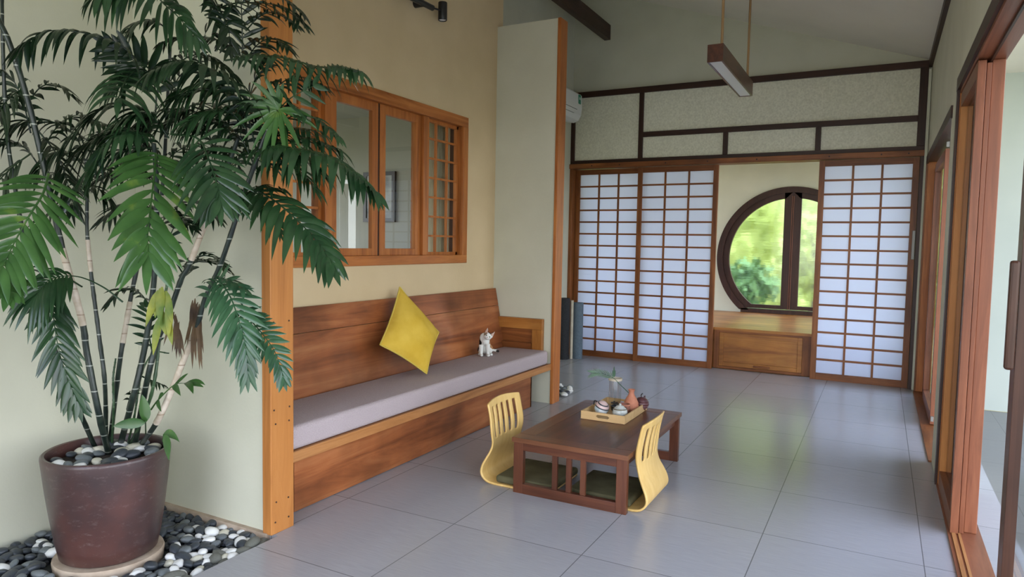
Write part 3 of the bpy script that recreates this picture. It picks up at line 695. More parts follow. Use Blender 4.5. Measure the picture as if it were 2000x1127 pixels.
# ------------------------------------------------------------------ low table
tb = thing('low_table', 'low dark reddish wood tea table with slatted end frames', 'table', (-1.5, 4.07, 0))
tx0, tx1, ty0, ty1 = -1.845, -1.145, 3.50, 4.64; th = .33
bm = B(); fw = .10
bm.free()
for a, b in ((tx0, tx0+fw), (tx1-fw, tx1)): box('tabletop_side', a, b, ty0+fw, ty1-fw, .302, th, M['tabletop_y'], tb, bevel=.002)
for a, b in ((ty0, ty0+fw), (ty1-fw, ty1)): box('tabletop_end', tx0, tx1, a, b, .302, th, M['tabletop_x'], tb, bevel=.002)
box('tabletop_panel', tx0+fw, tx1-fw, ty0+fw, ty1-fw, .306, .3285, M['table_y'], tb)
for a, b in ((tx0+.03, tx0+.055), (tx1-.055, tx1-.03)): box('apron', a, b, 3.555, 4.58, .25, .3015, M['table_y'], tb)
for yy in (3.515, 4.585):
    for a, b in ((tx0+.006, tx0+.066), (tx1-.066, tx1-.006)):
        box('leg', a, b, yy, yy+.035, 0, .302, M['table'], tb, bevel=.002)
    box('end_rail', tx0+.066, tx1-.066, yy, yy+.035, 0, .058, M['table_x'], tb, bevel=.002)
    box('end_rail', tx0+.066, tx1-.066, yy, yy+.035, .255, .302, M['table_x'], tb, bevel=.002)
    for x in (-1.580, -1.494, -1.408):
        box('slat', x-.0155, x+.0155, yy+.008, yy+.027, .058, .255, M['table'], tb, bevel=.001)

# ------------------------------------------------------------------ legless chairs
def zaisu(sgn, xb, y0, y1, label):
    "sgn=+1 seat extends toward +X from the back at xb"
    prof = [(.46, .008), (.36, .006), (.2, .006), (.10, .006), (.045, .012), (.012, .035), (.0, .065), (.008, .105), (.03, .15), (.052, .195), (.066, .25), (.067, .31), (.058, .38), (.046, .44), (.034, .497)]
    S_ = cr_spline([(a, 0, b) for a, b in prof], 57)
    yc = (y0+y1)/2; hw = (y1-y0)/2; nc = 24
    def halfw(z):
        return hw*(1-.13*math.exp(-((z-.22)/.07)**2)-(.05 if z > .3 else 0)*min(1, (z-.3)/.1))
    # slots between s rows (z .27.. .44)
    bm = B(); G = {}
    rows = len(S_)
    for i, p in enumerate(S_):
        z = p.z; wv = halfw(z) if p.x < .15 or z > .1 else hw
        if i == rows-1: pass
        for j in range(nc+1):
            t = -1+2*j/nc
            bow = .028*(1-t*t)*min(1, max(0, (z-.1)/.2))   # curved lumbar back
            zz = z
            if i >= rows-3: zz = z-.016*t*t*(i-rows+4)/3
            G[i, j] = bm.verts.new((xb+sgn*(p.x-bow), yc+t*wv, zz))
    for i in range(rows-1):
        for j in range(nc):
            zc = (G[i, j].co.z+G[i+1, j+1].co.z)/2
            if .262 < zc < .448 and j in (3, 4, 7, 8, 11, 12, 15, 16, 19, 20) and S_[i].x < .12: continue
            bm.faces.new((G[i, j], G[i+1, j], G[i+1, j+1], G[i, j+1]))
    t = thing('legless_chair', label, 'floor chair', (xb, yc, 0), 'bent plywood floor chairs at the low table')
    o = obj('shell', bm, M['ply'], t, smooth=True)
    ss = o.modifiers.new('d', 'SUBSURF'); ss.levels = 1; ss.render_levels = 1
    so = o.modifiers.new('s', 'SOLIDIFY'); so.thickness = .011; so.offset = 0
    bm = B(); x0, x1 = sorted((xb+sgn*.095, xb+sgn*.47)); bx(bm, x0, x1, y0+.012, y1-.012, .013, .058)
    o = obj('seat_pad', bm, M['olive'], t); bv = o.modifiers.new('b', 'BEVEL'); bv.width = .017; bv.segments = 4
    for f in o.data.polygons: f.use_smooth = True
zaisu(1, -2.085, 3.56, 3.985, 'bent plywood legless chair with slotted back, on the bench side of the table')
zaisu(-1, -1.058, 3.58, 4.0, 'bent plywood legless chair beside the low table, its back towards the glass doors')

# ------------------------------------------------------------------ tray and tea things
tz = .330
def tray():
    c = Vector((-1.52, 4.35, tz)); t = thing('serving_tray', 'pale wooden serving tray with cut-out handles holding tea things', 'tray', c)
    hx, hy, h, th_ = .148, .235, .052, .010
    box('tray_base', c.x-hx, c.x+hx, c.y-hy, c.y+hy, tz+.0005, tz+.008, M['tray'], t)
    for s in (-1, 1):
        a = c.x+s*hx; box('tray_side', min(a, a-s*th_), max(a, a-s*th_), c.y-hy, c.y+hy, tz+.008, tz+h, M['tray'], t, bevel=.0015)
        y = c.y+s*hy; y0, y1 = min(y, y-s*th_), max(y, y-s*th_)
        bm = B(); X0, X1 = c.x-hx+th_, c.x+hx-th_; m = .045
        bx(bm, X0, c.x-m, y0, y1, tz+.008, tz+h); bx(bm, c.x+m, X1, y0, y1, tz+.008, tz+h); bx(bm, c.x-m, c.x+m, y0, y1, tz+.008, tz+.018); bx(bm, c.x-m, c.x+m, y0, y1, tz+.038, tz+h)
        for q in (-1, 1):   # rounded slot corners
            for zz in (tz+.018, tz+.038):
                xx = c.x+q*m; v = [(xx, zz), (xx-q*.009, zz), (xx, zz+(.009 if zz < tz+.03 else -.009))]
                A_ = [bm.verts.new((a_, y0, b_)) for a_, b_ in v]; B_ = [bm.verts.new((a_, y1, b_)) for a_, b_ in v]
                bm.faces.new(A_); bm.faces.new(B_[::-1])
                for i in range(3): bm.faces.new((A_[i], A_[(i+1) % 3], B_[(i+1) % 3], B_[i]))
        obj('tray_end', bm, M['tray'], t)
tray()
zb = tz+.0085
# glass vase (cylinder) with moss collar
g0 = Vector((-1.575, 4.50, zb)); t = thing('glass_cylinder', 'tall clear glass cylinder with a straw rim at the back of the tray', 'vase', g0)
bm = B(); lathe(bm, g0.x, g0.y, [(0, zb), (.042, zb), (.043, zb+.005), (.043, zb+.195), (.040, zb+.195), (.040, zb+.006), (0, zb+.006)], 36); obj('glass_body', bm, M['glass_thin'], t, smooth=True)
bm = B(); lathe(bm, g0.x, g0.y, [(.040, zb+.186), (.046, zb+.186), (.048, zb+.199), (.044, zb+.203), (.038, zb+.199), (.038, zb+.19), (.040, zb+.186)], 30); obj('straw_rim', bm, M['matcream'], t, smooth=True)
bm = B()
for k in range(14): ell(bm, (g0.x+random.uniform(-.022, .022), g0.y+random.uniform(-.022, .022), zb+.012+random.uniform(0, .03)), (.009, .007, .006), None, 8, 6)
tag(obj('dark_stones', bm, M['peb_dark'], t, smooth=True), 'dark stones in the bottom', None, None, 'stuff')
# terracotta bottle vase
v0 = Vector((-1.435, 4.43, zb)); t = thing('terracotta_vase', 'small terracotta bottle vase standing in the tray, a sprig leaning from it', 'vase', v0)
bm = B(); lathe(bm, v0.x, v0.y, [(0, zb), (.030, zb), (.044, zb+.012), (.051, zb+.038), (.047, zb+.065), (.035, zb+.092), (.021, zb+.115), (.017, zb+.13), (.019, zb+.142), (.024, zb+.152), (.021, zb+.152), (.014, zb+.14), (.013, zb+.12), (0, zb+.11)], 36)
obj('vase_body', bm, M['terracotta'], t, smooth=True)
# palm sprig
def leaf(bm, o, d, ln, wd, wdir, droop, mi=0, seg=6, fold=.25):
    d = d.normalized(); wdir = (wdir-d*wdir.dot(d)).normalized(); nrm = d.cross(wdir).normalized()
    rows = []; lim = []
    for k in range(seg+1):
        s = k/seg; q = o+d*ln*s*(1-.25*droop*s)+Vector((0, 0, -1))*ln*droop*s*s*.75
        w_ = wd*.5*max(.02, (math.sin(PI*min(1, s**.75*.98+.02)))**.8)
        if k == 0: w_ = wd*.10
        n2 = nrm*(w_*fold)
        row = []
        for a in (q-wdir*w_+n2, q, q+wdir*w_+n2):
            a = clampw(a); row.append(bm.verts.new(a))
        rows.append(row)
    for a, b in zip(rows, rows[1:]):
        for i in (0, 1): f = bm.faces.new((a[i], a[i+1], b[i+1], b[i])); f.material_index = mi
def clampw(a):
    a = Vector(a)
    if a.y < 2.45:
        a.x = max(a.x, LX+.012)
        if a.x < PX-.0: a.y = min(a.y, 2.378-.012)
        if a.x < PX+.02 and a.y > 2.35: a.y = min(a.y, 2.362)
    elif a.y < 2.56 and a.x < PX+.012: a.x = PX+.012
    return a
bm = B(); s0 = v0+Vector((0, 0, .11)); DD = (v0-Vector((0, 0, CAMZ))).dot(fwd)
sp = cr_spline([s0, P3(1212, 752, DD), P3(1196, 737, DD), P3(1175, 729, DD), P3(1158, 729, DD)], 20)
tube(bm, sp, [.0025-.00007*k for k in range(20)], 5)
for k in range(9, 20):
    T_ = (sp[min(k+1, 19)]-sp[k-1]).normalized()
    for s in (-1, 1):
        sd_ = T_.cross(fwd).normalized()*s
        leaf(bm, sp[k], T_*.9+sd_*.5, .062 if k < 19 else .05, .0065, sd_, .12, seg=5)
pu = P3(1199, 737, DD)
for dx in (-.35, 0, .3): leaf(bm, pu, Vector((0, 0, 1))+rgt*dx*.6, .075 if dx == 0 else .05, .014, rgt, 0, seg=4)
tag(obj('palm_sprig', bm, M['leaf_teal'], smooth=True), 'green palm sprig leaning out of the terracotta vase', 'plant')
def teapot(name, label, c, r, h, mats, sq=1.0):
    t = thing(name, label, 'teapot', c)
    bm = B(); z = c.z
    lathe(bm, c.x, c.y, [(0, z), (r*.6, z), (r*.88, z+h*.18), (r, z+h*.45), (r*.9, z+h*.75), (r*.6, z+h*.95), (r*.45, z+h)], 32); obj('pot_body', bm, mats[0], t, smooth=True)
    bm = B(); lathe(bm, c.x, c.y, [(r*.55, z+h*.96), (r*.5, z+h*1.04), (r*.2, z+h*1.12), (r*.12, z+h*1.14), (r*.17, z+h*1.24), (0, z+h*1.28)], 24); obj('lid', bm, mats[1], t, smooth=True)
    return t
# plum ribbed gourd teapot
c = Vector((-1.395, 4.53, zb)); t = thing('ribbed_teapot', 'plum brown ribbed clay teapot at the right of the tray', 'teapot', c)
bm = B(); pr = [(0, zb), (.03, zb)]
for k in range(25):
    a = -PI/2*.75+k/24*PI*.9; rr = .050*math.cos(a)+.0022*math.sin(k*PI/1.5); pr.append((max(rr, .008), zb+.042+.045*math.sin(a)))
pr.append((0, pr[-1][1])); lathe(bm, c.x, c.y, pr, 32); obj('pot_body', bm, M['plum'], t, smooth=True)
bm = B(); tube(bm, cr_spline([c+Vector((0, 0, .085)), c+Vector((-.004, 0, .10)), c+Vector((.006, 0, .112))], 6), .004, 6); obj('lid_knob', bm, M['black'], t, smooth=True)
bm = B(); tube(bm, cr_spline([c+Vector((.0, .045, .06)), c+Vector((-.0, .07, .08)), c+Vector((-.0, .07, .04)), c+Vector((0, .046, .03))], 10), .005, 6); obj('handle', bm, M['plum'], t, smooth=True)
# pale lidded jar
t = teapot('lidded_jar', 'pale grey glazed lidded jar at the front of the tray', Vector((-1.445, 4.235, zb)), .050, .074, (M['celadon'], M['celadon']))
t['category'] = 'jar'
bm = B(); c = Vector((-1.445, 4.235, zb)); lathe(bm, c.x, c.y, [(.0455, c.z+.057), (.0460, c.z+.060), (.0445, c.z+.063)], 30); obj('rim_band', bm, M['bark'], t, smooth=True)
# terracotta cup
c = Vector((-1.452, 4.345, zb)); t = thing('clay_cup', 'dimpled terracotta cup between the bottle vase and the pale jar', 'cup', c)
bm = B(); lathe(bm, c.x, c.y, [(0, zb), (.022, zb), (.032, zb+.02), (.037, zb+.05), (.036, zb+.068), (.032, zb+.068), (.03, zb+.03), (0, zb+.02)], 28); obj('cup_body', bm, M['terra_dark'], t, smooth=True)
bm = B(); lathe(bm, c.x, c.y, [(.032, zb+.0685), (.036, zb+.069), (.037, zb+.063), (.0375, zb+.060)], 28); obj('cup_rim', bm, M['terracotta'], t, smooth=True)
# blue-white pot with bands, leaning
c = Vector((-1.575, 4.245, zb)); t = thing('banded_teapot', 'blue and white glazed teapot with dark and pink bands tipped at the tray left', 'teapot', c)
bm = B(); ell(bm, c+Vector((0, 0, .042)), (.048, .048, .042), None, 28, 18); obj('pot_body', bm, M['blueglaze'], t, smooth=True)
ax = Vector((.35, -.1, .93)).normalized(); Rq = ax.to_track_quat('Z', 'Y').to_matrix()
def band(r0, z0, r1, z1, mat, nm):
    bm = B(); seg = 28; A_ = [bm.verts.new(c+Vector((0, 0, .042))+Rq @ Vector((r0*math.cos(2*PI*i/seg), r0*math.sin(2*PI*i/seg), z0))) for i in range(seg)]
    B_ = [bm.verts.new(c+Vector((0, 0, .042))+Rq @ Vector((r1*math.cos(2*PI*i/seg), r1*math.sin(2*PI*i/seg), z1))) for i in range(seg)]
    for i in range(seg): bm.faces.new((A_[i], A_[(i+1) % seg], B_[(i+1) % seg], B_[i]))
    bm.faces.new(B_); bm.faces.new(A_[::-1]); obj(nm, bm, mat, t, smooth=True)
band(.048, .012, .047, .020, M['peb_dark'], 'dark_band'); band(.0465, .020, .040, .034, M['pinkglaze'], 'lid'); band(.037, .0342, .034, .040, M['peb_dark'], 'dark_band'); band(.031, .0402, .012, .052, M['pinkglaze'], 'lid_top')
bm = B(); tube(bm, cr_spline([c+Vector((-.02, -.0, .078)), c+Vector((-.05, 0, .088)), c+Vector((-.055, 0, .06))], 8), .004, 6); obj('handle', bm, M['black'], t, smooth=True)
c = Vector((-1.52, 4.36, zb)); t = thing('black_cup', 'small black glazed cup behind the banded teapot', 'cup', c)
bm = B(); lathe(bm, c.x, c.y, [(0, zb), (.018, zb), (.03, zb+.02), (.033, zb+.045), (.029, zb+.045), (.026, zb+.02), (0, zb+.01)], 26); obj('cup_body', bm, newmat('black_glaze', (.02, .022, .026, 1), .15)[0], t, smooth=True)
# ------------------------------------------------------------------ rolled mats and floor stones
def roll(c, r, h, mat, name, label):
    t = thing(name, label, 'mat', c)
    bm = B(); pts = []
    lathe(bm, c[0], c[1], [(0, .004), (r, 0.0), (r, h), (r*.9, h), (r*.9, h-.006), (0, h-.006)], 32); obj('roll', bm, mat, t, smooth=True)
    bm = B(); sp = [(c[0]+(r*.9-.0035*k*.5)*math.cos(k*.5), c[1]+(r*.9-.0035*k*.5)*math.sin(k*.5), h-.004) for k in range(int(r*.85/.00175))]
    tube(bm, sp, .0015, 4); obj('spiral_edge', bm, mat, t)
roll((-3.515, 8.02, 0), .075, .775, M['matblack'], 'rolled_mat', 'tall black rolled mat standing against the left wall')
roll((-3.385, 8.17, 0), .068, .715, M['matblue'], 'rolled_mat', 'slate blue rolled mat standing before the leftmost shoji screen')
bm = B(); tube(bm, [(-3.437, 8.095, 0), (-3.437, 8.095, .745)], .020, 16); tag(obj('wooden_roller', bm, M['matcream'], smooth=True), 'slim cream roll between the black and blue mats', 'mat')
# ------------------------------------------------------------------ pebbles
def pebmesh(seed, mat):
    bm = B(); bmesh.ops.create_icosphere(bm, subdivisions=3, radius=1)
    for v in bm.verts:
        n_ = mnoise.noise(v.co*.9+Vector((seed*7.3, 0, 0))); v.co *= 1+.22*n_
    me = bpy.data.meshes.new('pebble')
    for f in bm.faces: f.smooth = True
    bm.to_mesh(me); bm.free(); me.materials.append(mat); return me
PEB = {k: [pebmesh(i+hash_, M['peb_'+k]) for i in range(4)] for hash_, k in enumerate(('white', 'cream', 'dark', 'grey', 'rock'))}
def pebble(kind, loc, s, label, group):
    o = bpy.data.objects.new('pebble', random.choice(PEB[kind])); COL.objects.link(o)
    o.location = loc; o.scale = (s*random.uniform(.95, 1.2), s*random.uniform(.7, .9), s*random.uniform(.45, .62))
    size = 'small' if s < .0265 else ('large' if s > .0335 else 'medium sized')
    shape = 'long' if o.scale.x > 1.45*o.scale.y else ('round' if o.scale.x < 1.25*o.scale.y else 'oval')
    label = '%s %s %s' % (size, shape, label); group = '%s %s %s' % (size, shape, group)
    o.rotation_euler = (random.uniform(-.35, .35), random.uniform(-.35, .35), random.uniform(0, PI))
    tag(o, label, 'pebble', group); return o
PC = Vector((-3.09, 1.89, 0))
placed = []
def inview(p):
    d = p-Vector((0, 0, CAMZ)); dz = d.dot(fwd); x = W/2+FPX*d.dot(rgt)/dz; y = H/2+FPX*d.dot(dwn)/dz
    return x, y
names = {'white': 'white', 'cream': 'cream', 'dark': 'dark', 'grey': 'mid grey', 'rock': 'rough grey'}
cnt = 0; tries = 0
while cnt < 250 and tries < 60000:
    tries += 1
    x = random.uniform(LX+.03, -2.57); y = random.uniform(1.40, 2.365)
    if (Vector((x, y, 0))-PC).length < .262: continue
    q = inview(Vector((x, y, 0)))
    if q[0] < -10 or q[1] > 1140: continue
    s = random.uniform(.022, .039)
    right = x > -2.98
    if min([(x-a)**2+(y-b)**2-((s+c_)*.60)**2 for a, b, c_ in placed] or [1]) < 0: continue
    placed.append((x, y, s)); cnt += 1
    e = random.random()
    if right: kind = 'white' if e < .34 else ('cream' if e < .40 else ('dark' if e < .80 else 'grey'))
    else: kind = 'white' if e < .15 else ('dark' if e < .88 else 'grey')
    if x > -2.66 and e > .45: kind = 'rock'; s *= 1.2
    back = y > 2.2
    far_left = x < -3.47; nearpost = x > -2.86
    zone = ('by the tile edge' if x > -2.72 else (('along the back wall near the wooden post' if nearpost else ('in the back corner behind the pot' if x < -3.2 else 'along the back wall behind the pot')) if back else ('between the pot and the tile floor' if right else (('against the left wall beside the pot' if far_left else 'left of the pot base') if x < -3.3 else 'in front of the plant pot'))))
    pebble(kind, (x, y, -.045+s*.45+random.uniform(0, .016)), s, '%s bed pebble %s' % (names[kind], zone), '%s pebbles %s' % (names[kind], zone))
# under layer
bm = B(); k = 0
while k < 900:
    x = random.uniform(LX+.03, -2.57); y = random.uniform(1.1, 2.37)
    if (Vector((x, y, 0))-PC).length < .24: continue
    ell(bm, (x, y, -.055+random.uniform(0, .012)), (random.uniform(.015, .03), random.uniform(.012, .022), .012), Matrix.Rotation(random.uniform(0, 3), 3, 'Z'), 10, 6); k += 1
tag(obj('gravel', bm, M['peb_dark'], smooth=True), 'dark gravel filling the bed beneath the pebbles', 'gravel', None, 'stuff')
box('trim_bed_edge', LX, -2.6, 2.365, 2.39, -.06, .006, M['saucer'], st=True)
# saucer
bm = B(); lathe(bm, PC.x, PC.y, [(0, -.059), (.222, -.059), (.228, -.01), (.224, 0), (0, 0)], 48)
o = obj('pot_saucer', bm, M['saucer'], smooth=True); tag(o, 'round pale stone base under the big plant pot', 'saucer')
# stones behind the partition post
g = 'pebbles behind the partition post'
for k in range(34):
    a = random.uniform(-.35, PI/2+.5); rr = .28*math.sqrt(random.random())
    pebble(random.choice(('white', 'grey', 'grey', 'dark', 'white')), (-2.79+rr*.72*math.cos(a), 6.06+rr*math.sin(a)*.9, .02+random.uniform(0, .03)), random.uniform(.026, .04), 'pebble in the small pile on the tiles behind the partition post', g)

# ------------------------------------------------------------------ potted palm
palm = thing('potted_palm', 'tall bushy bamboo palm in a big brown glazed clay pot on pebbles', 'plant', (PC.x, PC.y, .001))
ZR = .478
bm = B()
lathe(bm, PC.x, PC.y, [(0, .001), (.185, .001), (.200, .012), (.214, .08), (.232, .2), (.247, .32), (.257, .42), (.262, .462), (.261, .474), (.254, .480), (.243, .478), (.238, .468), (.235, .43), (.228, .38), (0, .38)], 72)
obj('pot', bm, M['pot'], palm, smooth=True)
bm = B(); lathe(bm, PC.x, PC.y, [(.2375, .42), (.12, .43), (0, .435)], 40); obj('soil', bm, M['soil'], palm, smooth=True)
pp = []
tries = 0
while len(pp) < 34 and tries < 4000:
    tries += 1
    a = random.uniform(0, 2*PI); rr = .205*math.sqrt(random.random()); s = random.uniform(.026, .040)
    if min([(rr*math.cos(a)-x)**2+(rr*math.sin(a)-y)**2-((s+q)*.55)**2 for x, y, q in pp] or [1]) < 0: continue
    pp.append((rr*math.cos(a), rr*math.sin(a), s)); e = random.random(); kind = 'white' if e < .3 else ('cream' if e < .42 else ('grey' if e < .7 else 'dark'))
    pebble(kind, (PC.x+pp[-1][0], PC.y+pp[-1][1], .437+s*.35), s, '%s pebble on the soil inside the plant pot' % names[kind], '%s pebbles inside the plant pot' % names[kind])
def cane(pts, r0, r1, mat, pale=None):
    "pts: pixels with camera distance; first one sits on the soil"
    P = []
    for i, q in enumerate(pts):
        P.append(clampw(P3(*q)) if i else onz(q[0], q[1], .425))
    d = Vector((P[0].x-PC.x, P[0].y-PC.y)); 
    if d.length > .2: d *= .2/d.length; P[0] = Vector((PC.x+d.x, PC.y+d.y, .425))
    sp = cr_spline(P, 60); sp = [clampw(s) for s in sp]
    rad = [r0+(r1-r0)*k/59+(.0012 if k % 5 == 0 else 0) for k in range(60)]
    bm = B(); tube(bm, sp, rad, 10)
    o = obj('cane', bm, mat, palm, smooth=True)
    for a, b in (pale or []):
        i0, i1 = int(a*59), int(b*59); bm = B(); tube(bm, sp[i0:i1+1], [q+.0018 for q in rad[i0:i1+1]], 10)
        tag(obj('dry_sheath', bm, M['cane_pale'], o, smooth=True), 'pale dry sheath')
    return sp
D0 = 3.12
cane([(170, 864, 0), (152, 795, 3.12), (110, 690, 3.1), (60, 530, 3.0), (27, 353, 2.9), (12, 240, 2.85), (5, 60, 2.8), (4, -60, 2.8)], .011, .006, M['cane'])
cane([(213, 888, 0), (194, 812, 3.02), (170, 691, 2.98), (160, 625, 2.95), (123, 492, 2.88), (104, 406, 2.84), (80, 300, 2.8), (53, 192, 2.76), (24, 100, 2.72), (0, 45, 2.7), (-40, -20, 2.7)], .014, .010, M['cane'], [(.29, .42)])
cane([(203, 850, 0), (205, 753, 3.15), (194, 660, 3.15), (183, 575, 3.15), (177, 526, 3.15), (170, 449, 3.15), (170, 380, 3.12), (168, 310, 3.1)], .010, .007, M['cane'], [(.56, .68)])
cane([(216, 851, 0), (233, 714, 3.2), (245, 640, 3.2), (262, 550, 3.2), (290, 440, 3.2), (312, 400, 3.15), (320, 330, 3.1), (326, 220, 3.1), (332, 100, 3.05), (338, -30, 3.0)], .011, .006, M['cane'], [(.17, .30), (.50, .60)])
cane([(237, 870, 0), (256, 792, 3.08), (278, 702, 3.06), (291, 628, 3.04), (301, 546, 3.0), (306, 440, 2.95), (305, 340, 2.85), (300, 280, 2.8)], .014, .009, M['cane'])
cane([(262, 874, 0), (287, 745, 3.08), (307, 667, 3.08), (334, 601, 3.08), (355, 543, 3.05), (369, 519, 3.04), (398, 444, 3.0), (416, 408, 2.98), (440, 340, 2.95), (465, 270, 2.9)], .013, .009, M['cane'], [(.59, .72)])
cane([(283, 855, 0), (295, 773, 3.12), (311, 667, 3.12), (318, 600, 3.12), (330, 540, 3.12)], .008, .006, M['cane_green'])
cane([(291, 866, 0), (305, 827, 3.08), (334, 765, 3.06), (354, 714, 3.04), (377, 659, 3.02), (389, 624, 3.0), (400, 585, 2.98), (428, 523, 2.94), (447, 470, 2.9), (474, 387, 2.86), (494, 330, 2.84), (520, 260, 2.82), (545, 215, 2.8)], .012, .009, M['cane'], [(.09, .36)])
cane([(224, 858, 0), (222, 800, 3.18), (221, 740, 3.2), (226, 700, 3.2)], .006, .004, M['cane_green'])
cane([(250, 872, 0), (262, 815, 3.2), (277, 730, 3.2), (300, 690, 3.25), (330, 690, 3.25)], .005, .003, M['cane_green'])

def frond(pts, L, n, wd, mat, up='cam', droop=.5, a0=68, a1=25, t0=.12, seg=7, stem=.004, sides=(-1, 1), tipleaf=True, Lbase=.75, ntip=.55, jit=.12, fold=.45):
    n = int(n*1.3); wd *= .86
    P = [clampw(P3(*q)) for q in pts]; N_ = 40; sp = [clampw(s) for s in cr_spline(P, N_)]
    bm = B(); tube(bm, sp, [stem*(1-.7*k/(N_-1)) for k in range(N_)], 6)
    for k in range(n):
        t = t0+(1-t0)*k/(n-1); i = t*(N_-1); i0 = min(int(i), N_-2); o = sp[i0].lerp(sp[i0+1], i-i0)
        T_ = (sp[min(i0+1, N_-1)]-sp[max(i0-1, 0)]).normalized()
        U = {'cam': -(o-Vector((0, 0, CAMZ))).normalized(), 'up': Vector((0, 0, 1)), 'mix': (-(o-Vector((0, 0, CAMZ))).normalized()+Vector((0, 0, 1))).normalized()}[up]
        side = T_.cross(U)
        if side.length < .2: side = T_.cross(fwd)
        side.normalize()
        s_ = k/(n-1); a = math.radians(a0+(a1-a0)*s_)
        prof = (Lbase+(1-Lbase)*min(1, s_/.35)) if s_ < .35 else 1-(1-ntip)*((s_-.35)/.65)**1.5
        for sg in sides:
            d = side*sg*math.sin(a)+T_*math.cos(a)
            d += Vector((random.uniform(-jit, jit), random.uniform(-jit, jit), random.uniform(-jit, jit)))
            d = d+U.normalized()*.12
            leaf(bm, o, d, L*prof*random.uniform(.88, 1.1), wd*random.uniform(.8, 1.1), T_, droop*random.uniform(.75, 1.25), seg=seg, fold=fold)
    if tipleaf: leaf(bm, sp[-1], (sp[-1]-sp[-3]), L*ntip, wd*.8, T_.cross(U), droop*.6, seg=seg)
    return obj('frond', bm, mat, palm, smooth=True)
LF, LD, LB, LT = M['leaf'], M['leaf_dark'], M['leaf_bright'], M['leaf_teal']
# background, dark ones first
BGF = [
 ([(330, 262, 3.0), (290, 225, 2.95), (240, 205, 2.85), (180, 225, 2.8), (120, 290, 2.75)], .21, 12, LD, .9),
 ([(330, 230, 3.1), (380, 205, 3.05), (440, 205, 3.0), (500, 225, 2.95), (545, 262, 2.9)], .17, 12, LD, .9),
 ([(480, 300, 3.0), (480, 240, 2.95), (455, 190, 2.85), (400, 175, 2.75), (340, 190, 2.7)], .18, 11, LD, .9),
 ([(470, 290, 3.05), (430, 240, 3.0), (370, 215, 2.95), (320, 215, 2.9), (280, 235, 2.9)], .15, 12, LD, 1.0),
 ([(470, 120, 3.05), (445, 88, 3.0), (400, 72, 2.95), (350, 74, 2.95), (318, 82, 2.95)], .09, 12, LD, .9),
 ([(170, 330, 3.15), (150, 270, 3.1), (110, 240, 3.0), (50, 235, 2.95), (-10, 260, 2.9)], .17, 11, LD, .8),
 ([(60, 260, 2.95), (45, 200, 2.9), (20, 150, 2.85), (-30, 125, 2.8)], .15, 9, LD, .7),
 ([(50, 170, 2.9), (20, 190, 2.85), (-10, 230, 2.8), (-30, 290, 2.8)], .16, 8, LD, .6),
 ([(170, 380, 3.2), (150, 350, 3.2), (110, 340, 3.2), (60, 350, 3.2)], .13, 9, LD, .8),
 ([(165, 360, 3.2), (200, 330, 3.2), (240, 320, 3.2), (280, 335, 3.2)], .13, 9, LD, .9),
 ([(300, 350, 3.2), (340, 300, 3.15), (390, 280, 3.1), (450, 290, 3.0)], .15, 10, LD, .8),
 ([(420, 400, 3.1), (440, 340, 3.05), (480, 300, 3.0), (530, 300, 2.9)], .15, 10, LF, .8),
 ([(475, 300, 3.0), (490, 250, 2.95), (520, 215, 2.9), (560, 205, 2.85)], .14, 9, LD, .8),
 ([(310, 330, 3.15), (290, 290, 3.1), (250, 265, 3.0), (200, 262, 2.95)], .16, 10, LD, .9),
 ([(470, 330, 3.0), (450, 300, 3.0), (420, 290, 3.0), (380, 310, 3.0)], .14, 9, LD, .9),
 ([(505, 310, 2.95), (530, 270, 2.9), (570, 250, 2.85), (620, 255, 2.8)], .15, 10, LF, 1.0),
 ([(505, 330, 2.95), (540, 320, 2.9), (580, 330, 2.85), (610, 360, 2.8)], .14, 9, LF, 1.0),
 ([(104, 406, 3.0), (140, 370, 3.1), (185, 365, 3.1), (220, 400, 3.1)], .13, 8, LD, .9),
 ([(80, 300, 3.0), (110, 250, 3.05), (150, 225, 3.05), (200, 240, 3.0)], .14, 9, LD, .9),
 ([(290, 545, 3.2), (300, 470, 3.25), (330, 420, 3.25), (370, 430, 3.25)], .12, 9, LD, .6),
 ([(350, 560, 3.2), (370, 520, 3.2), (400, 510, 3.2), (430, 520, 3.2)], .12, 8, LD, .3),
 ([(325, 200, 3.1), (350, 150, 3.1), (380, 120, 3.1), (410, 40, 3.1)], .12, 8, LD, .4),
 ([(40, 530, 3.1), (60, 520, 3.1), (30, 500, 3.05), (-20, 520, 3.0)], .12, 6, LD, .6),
 ([(360, 540, 3.1), (330, 480, 3.0), (350, 430, 2.95), (372, 440, 2.9)], .1, 8, LD, .5),
]
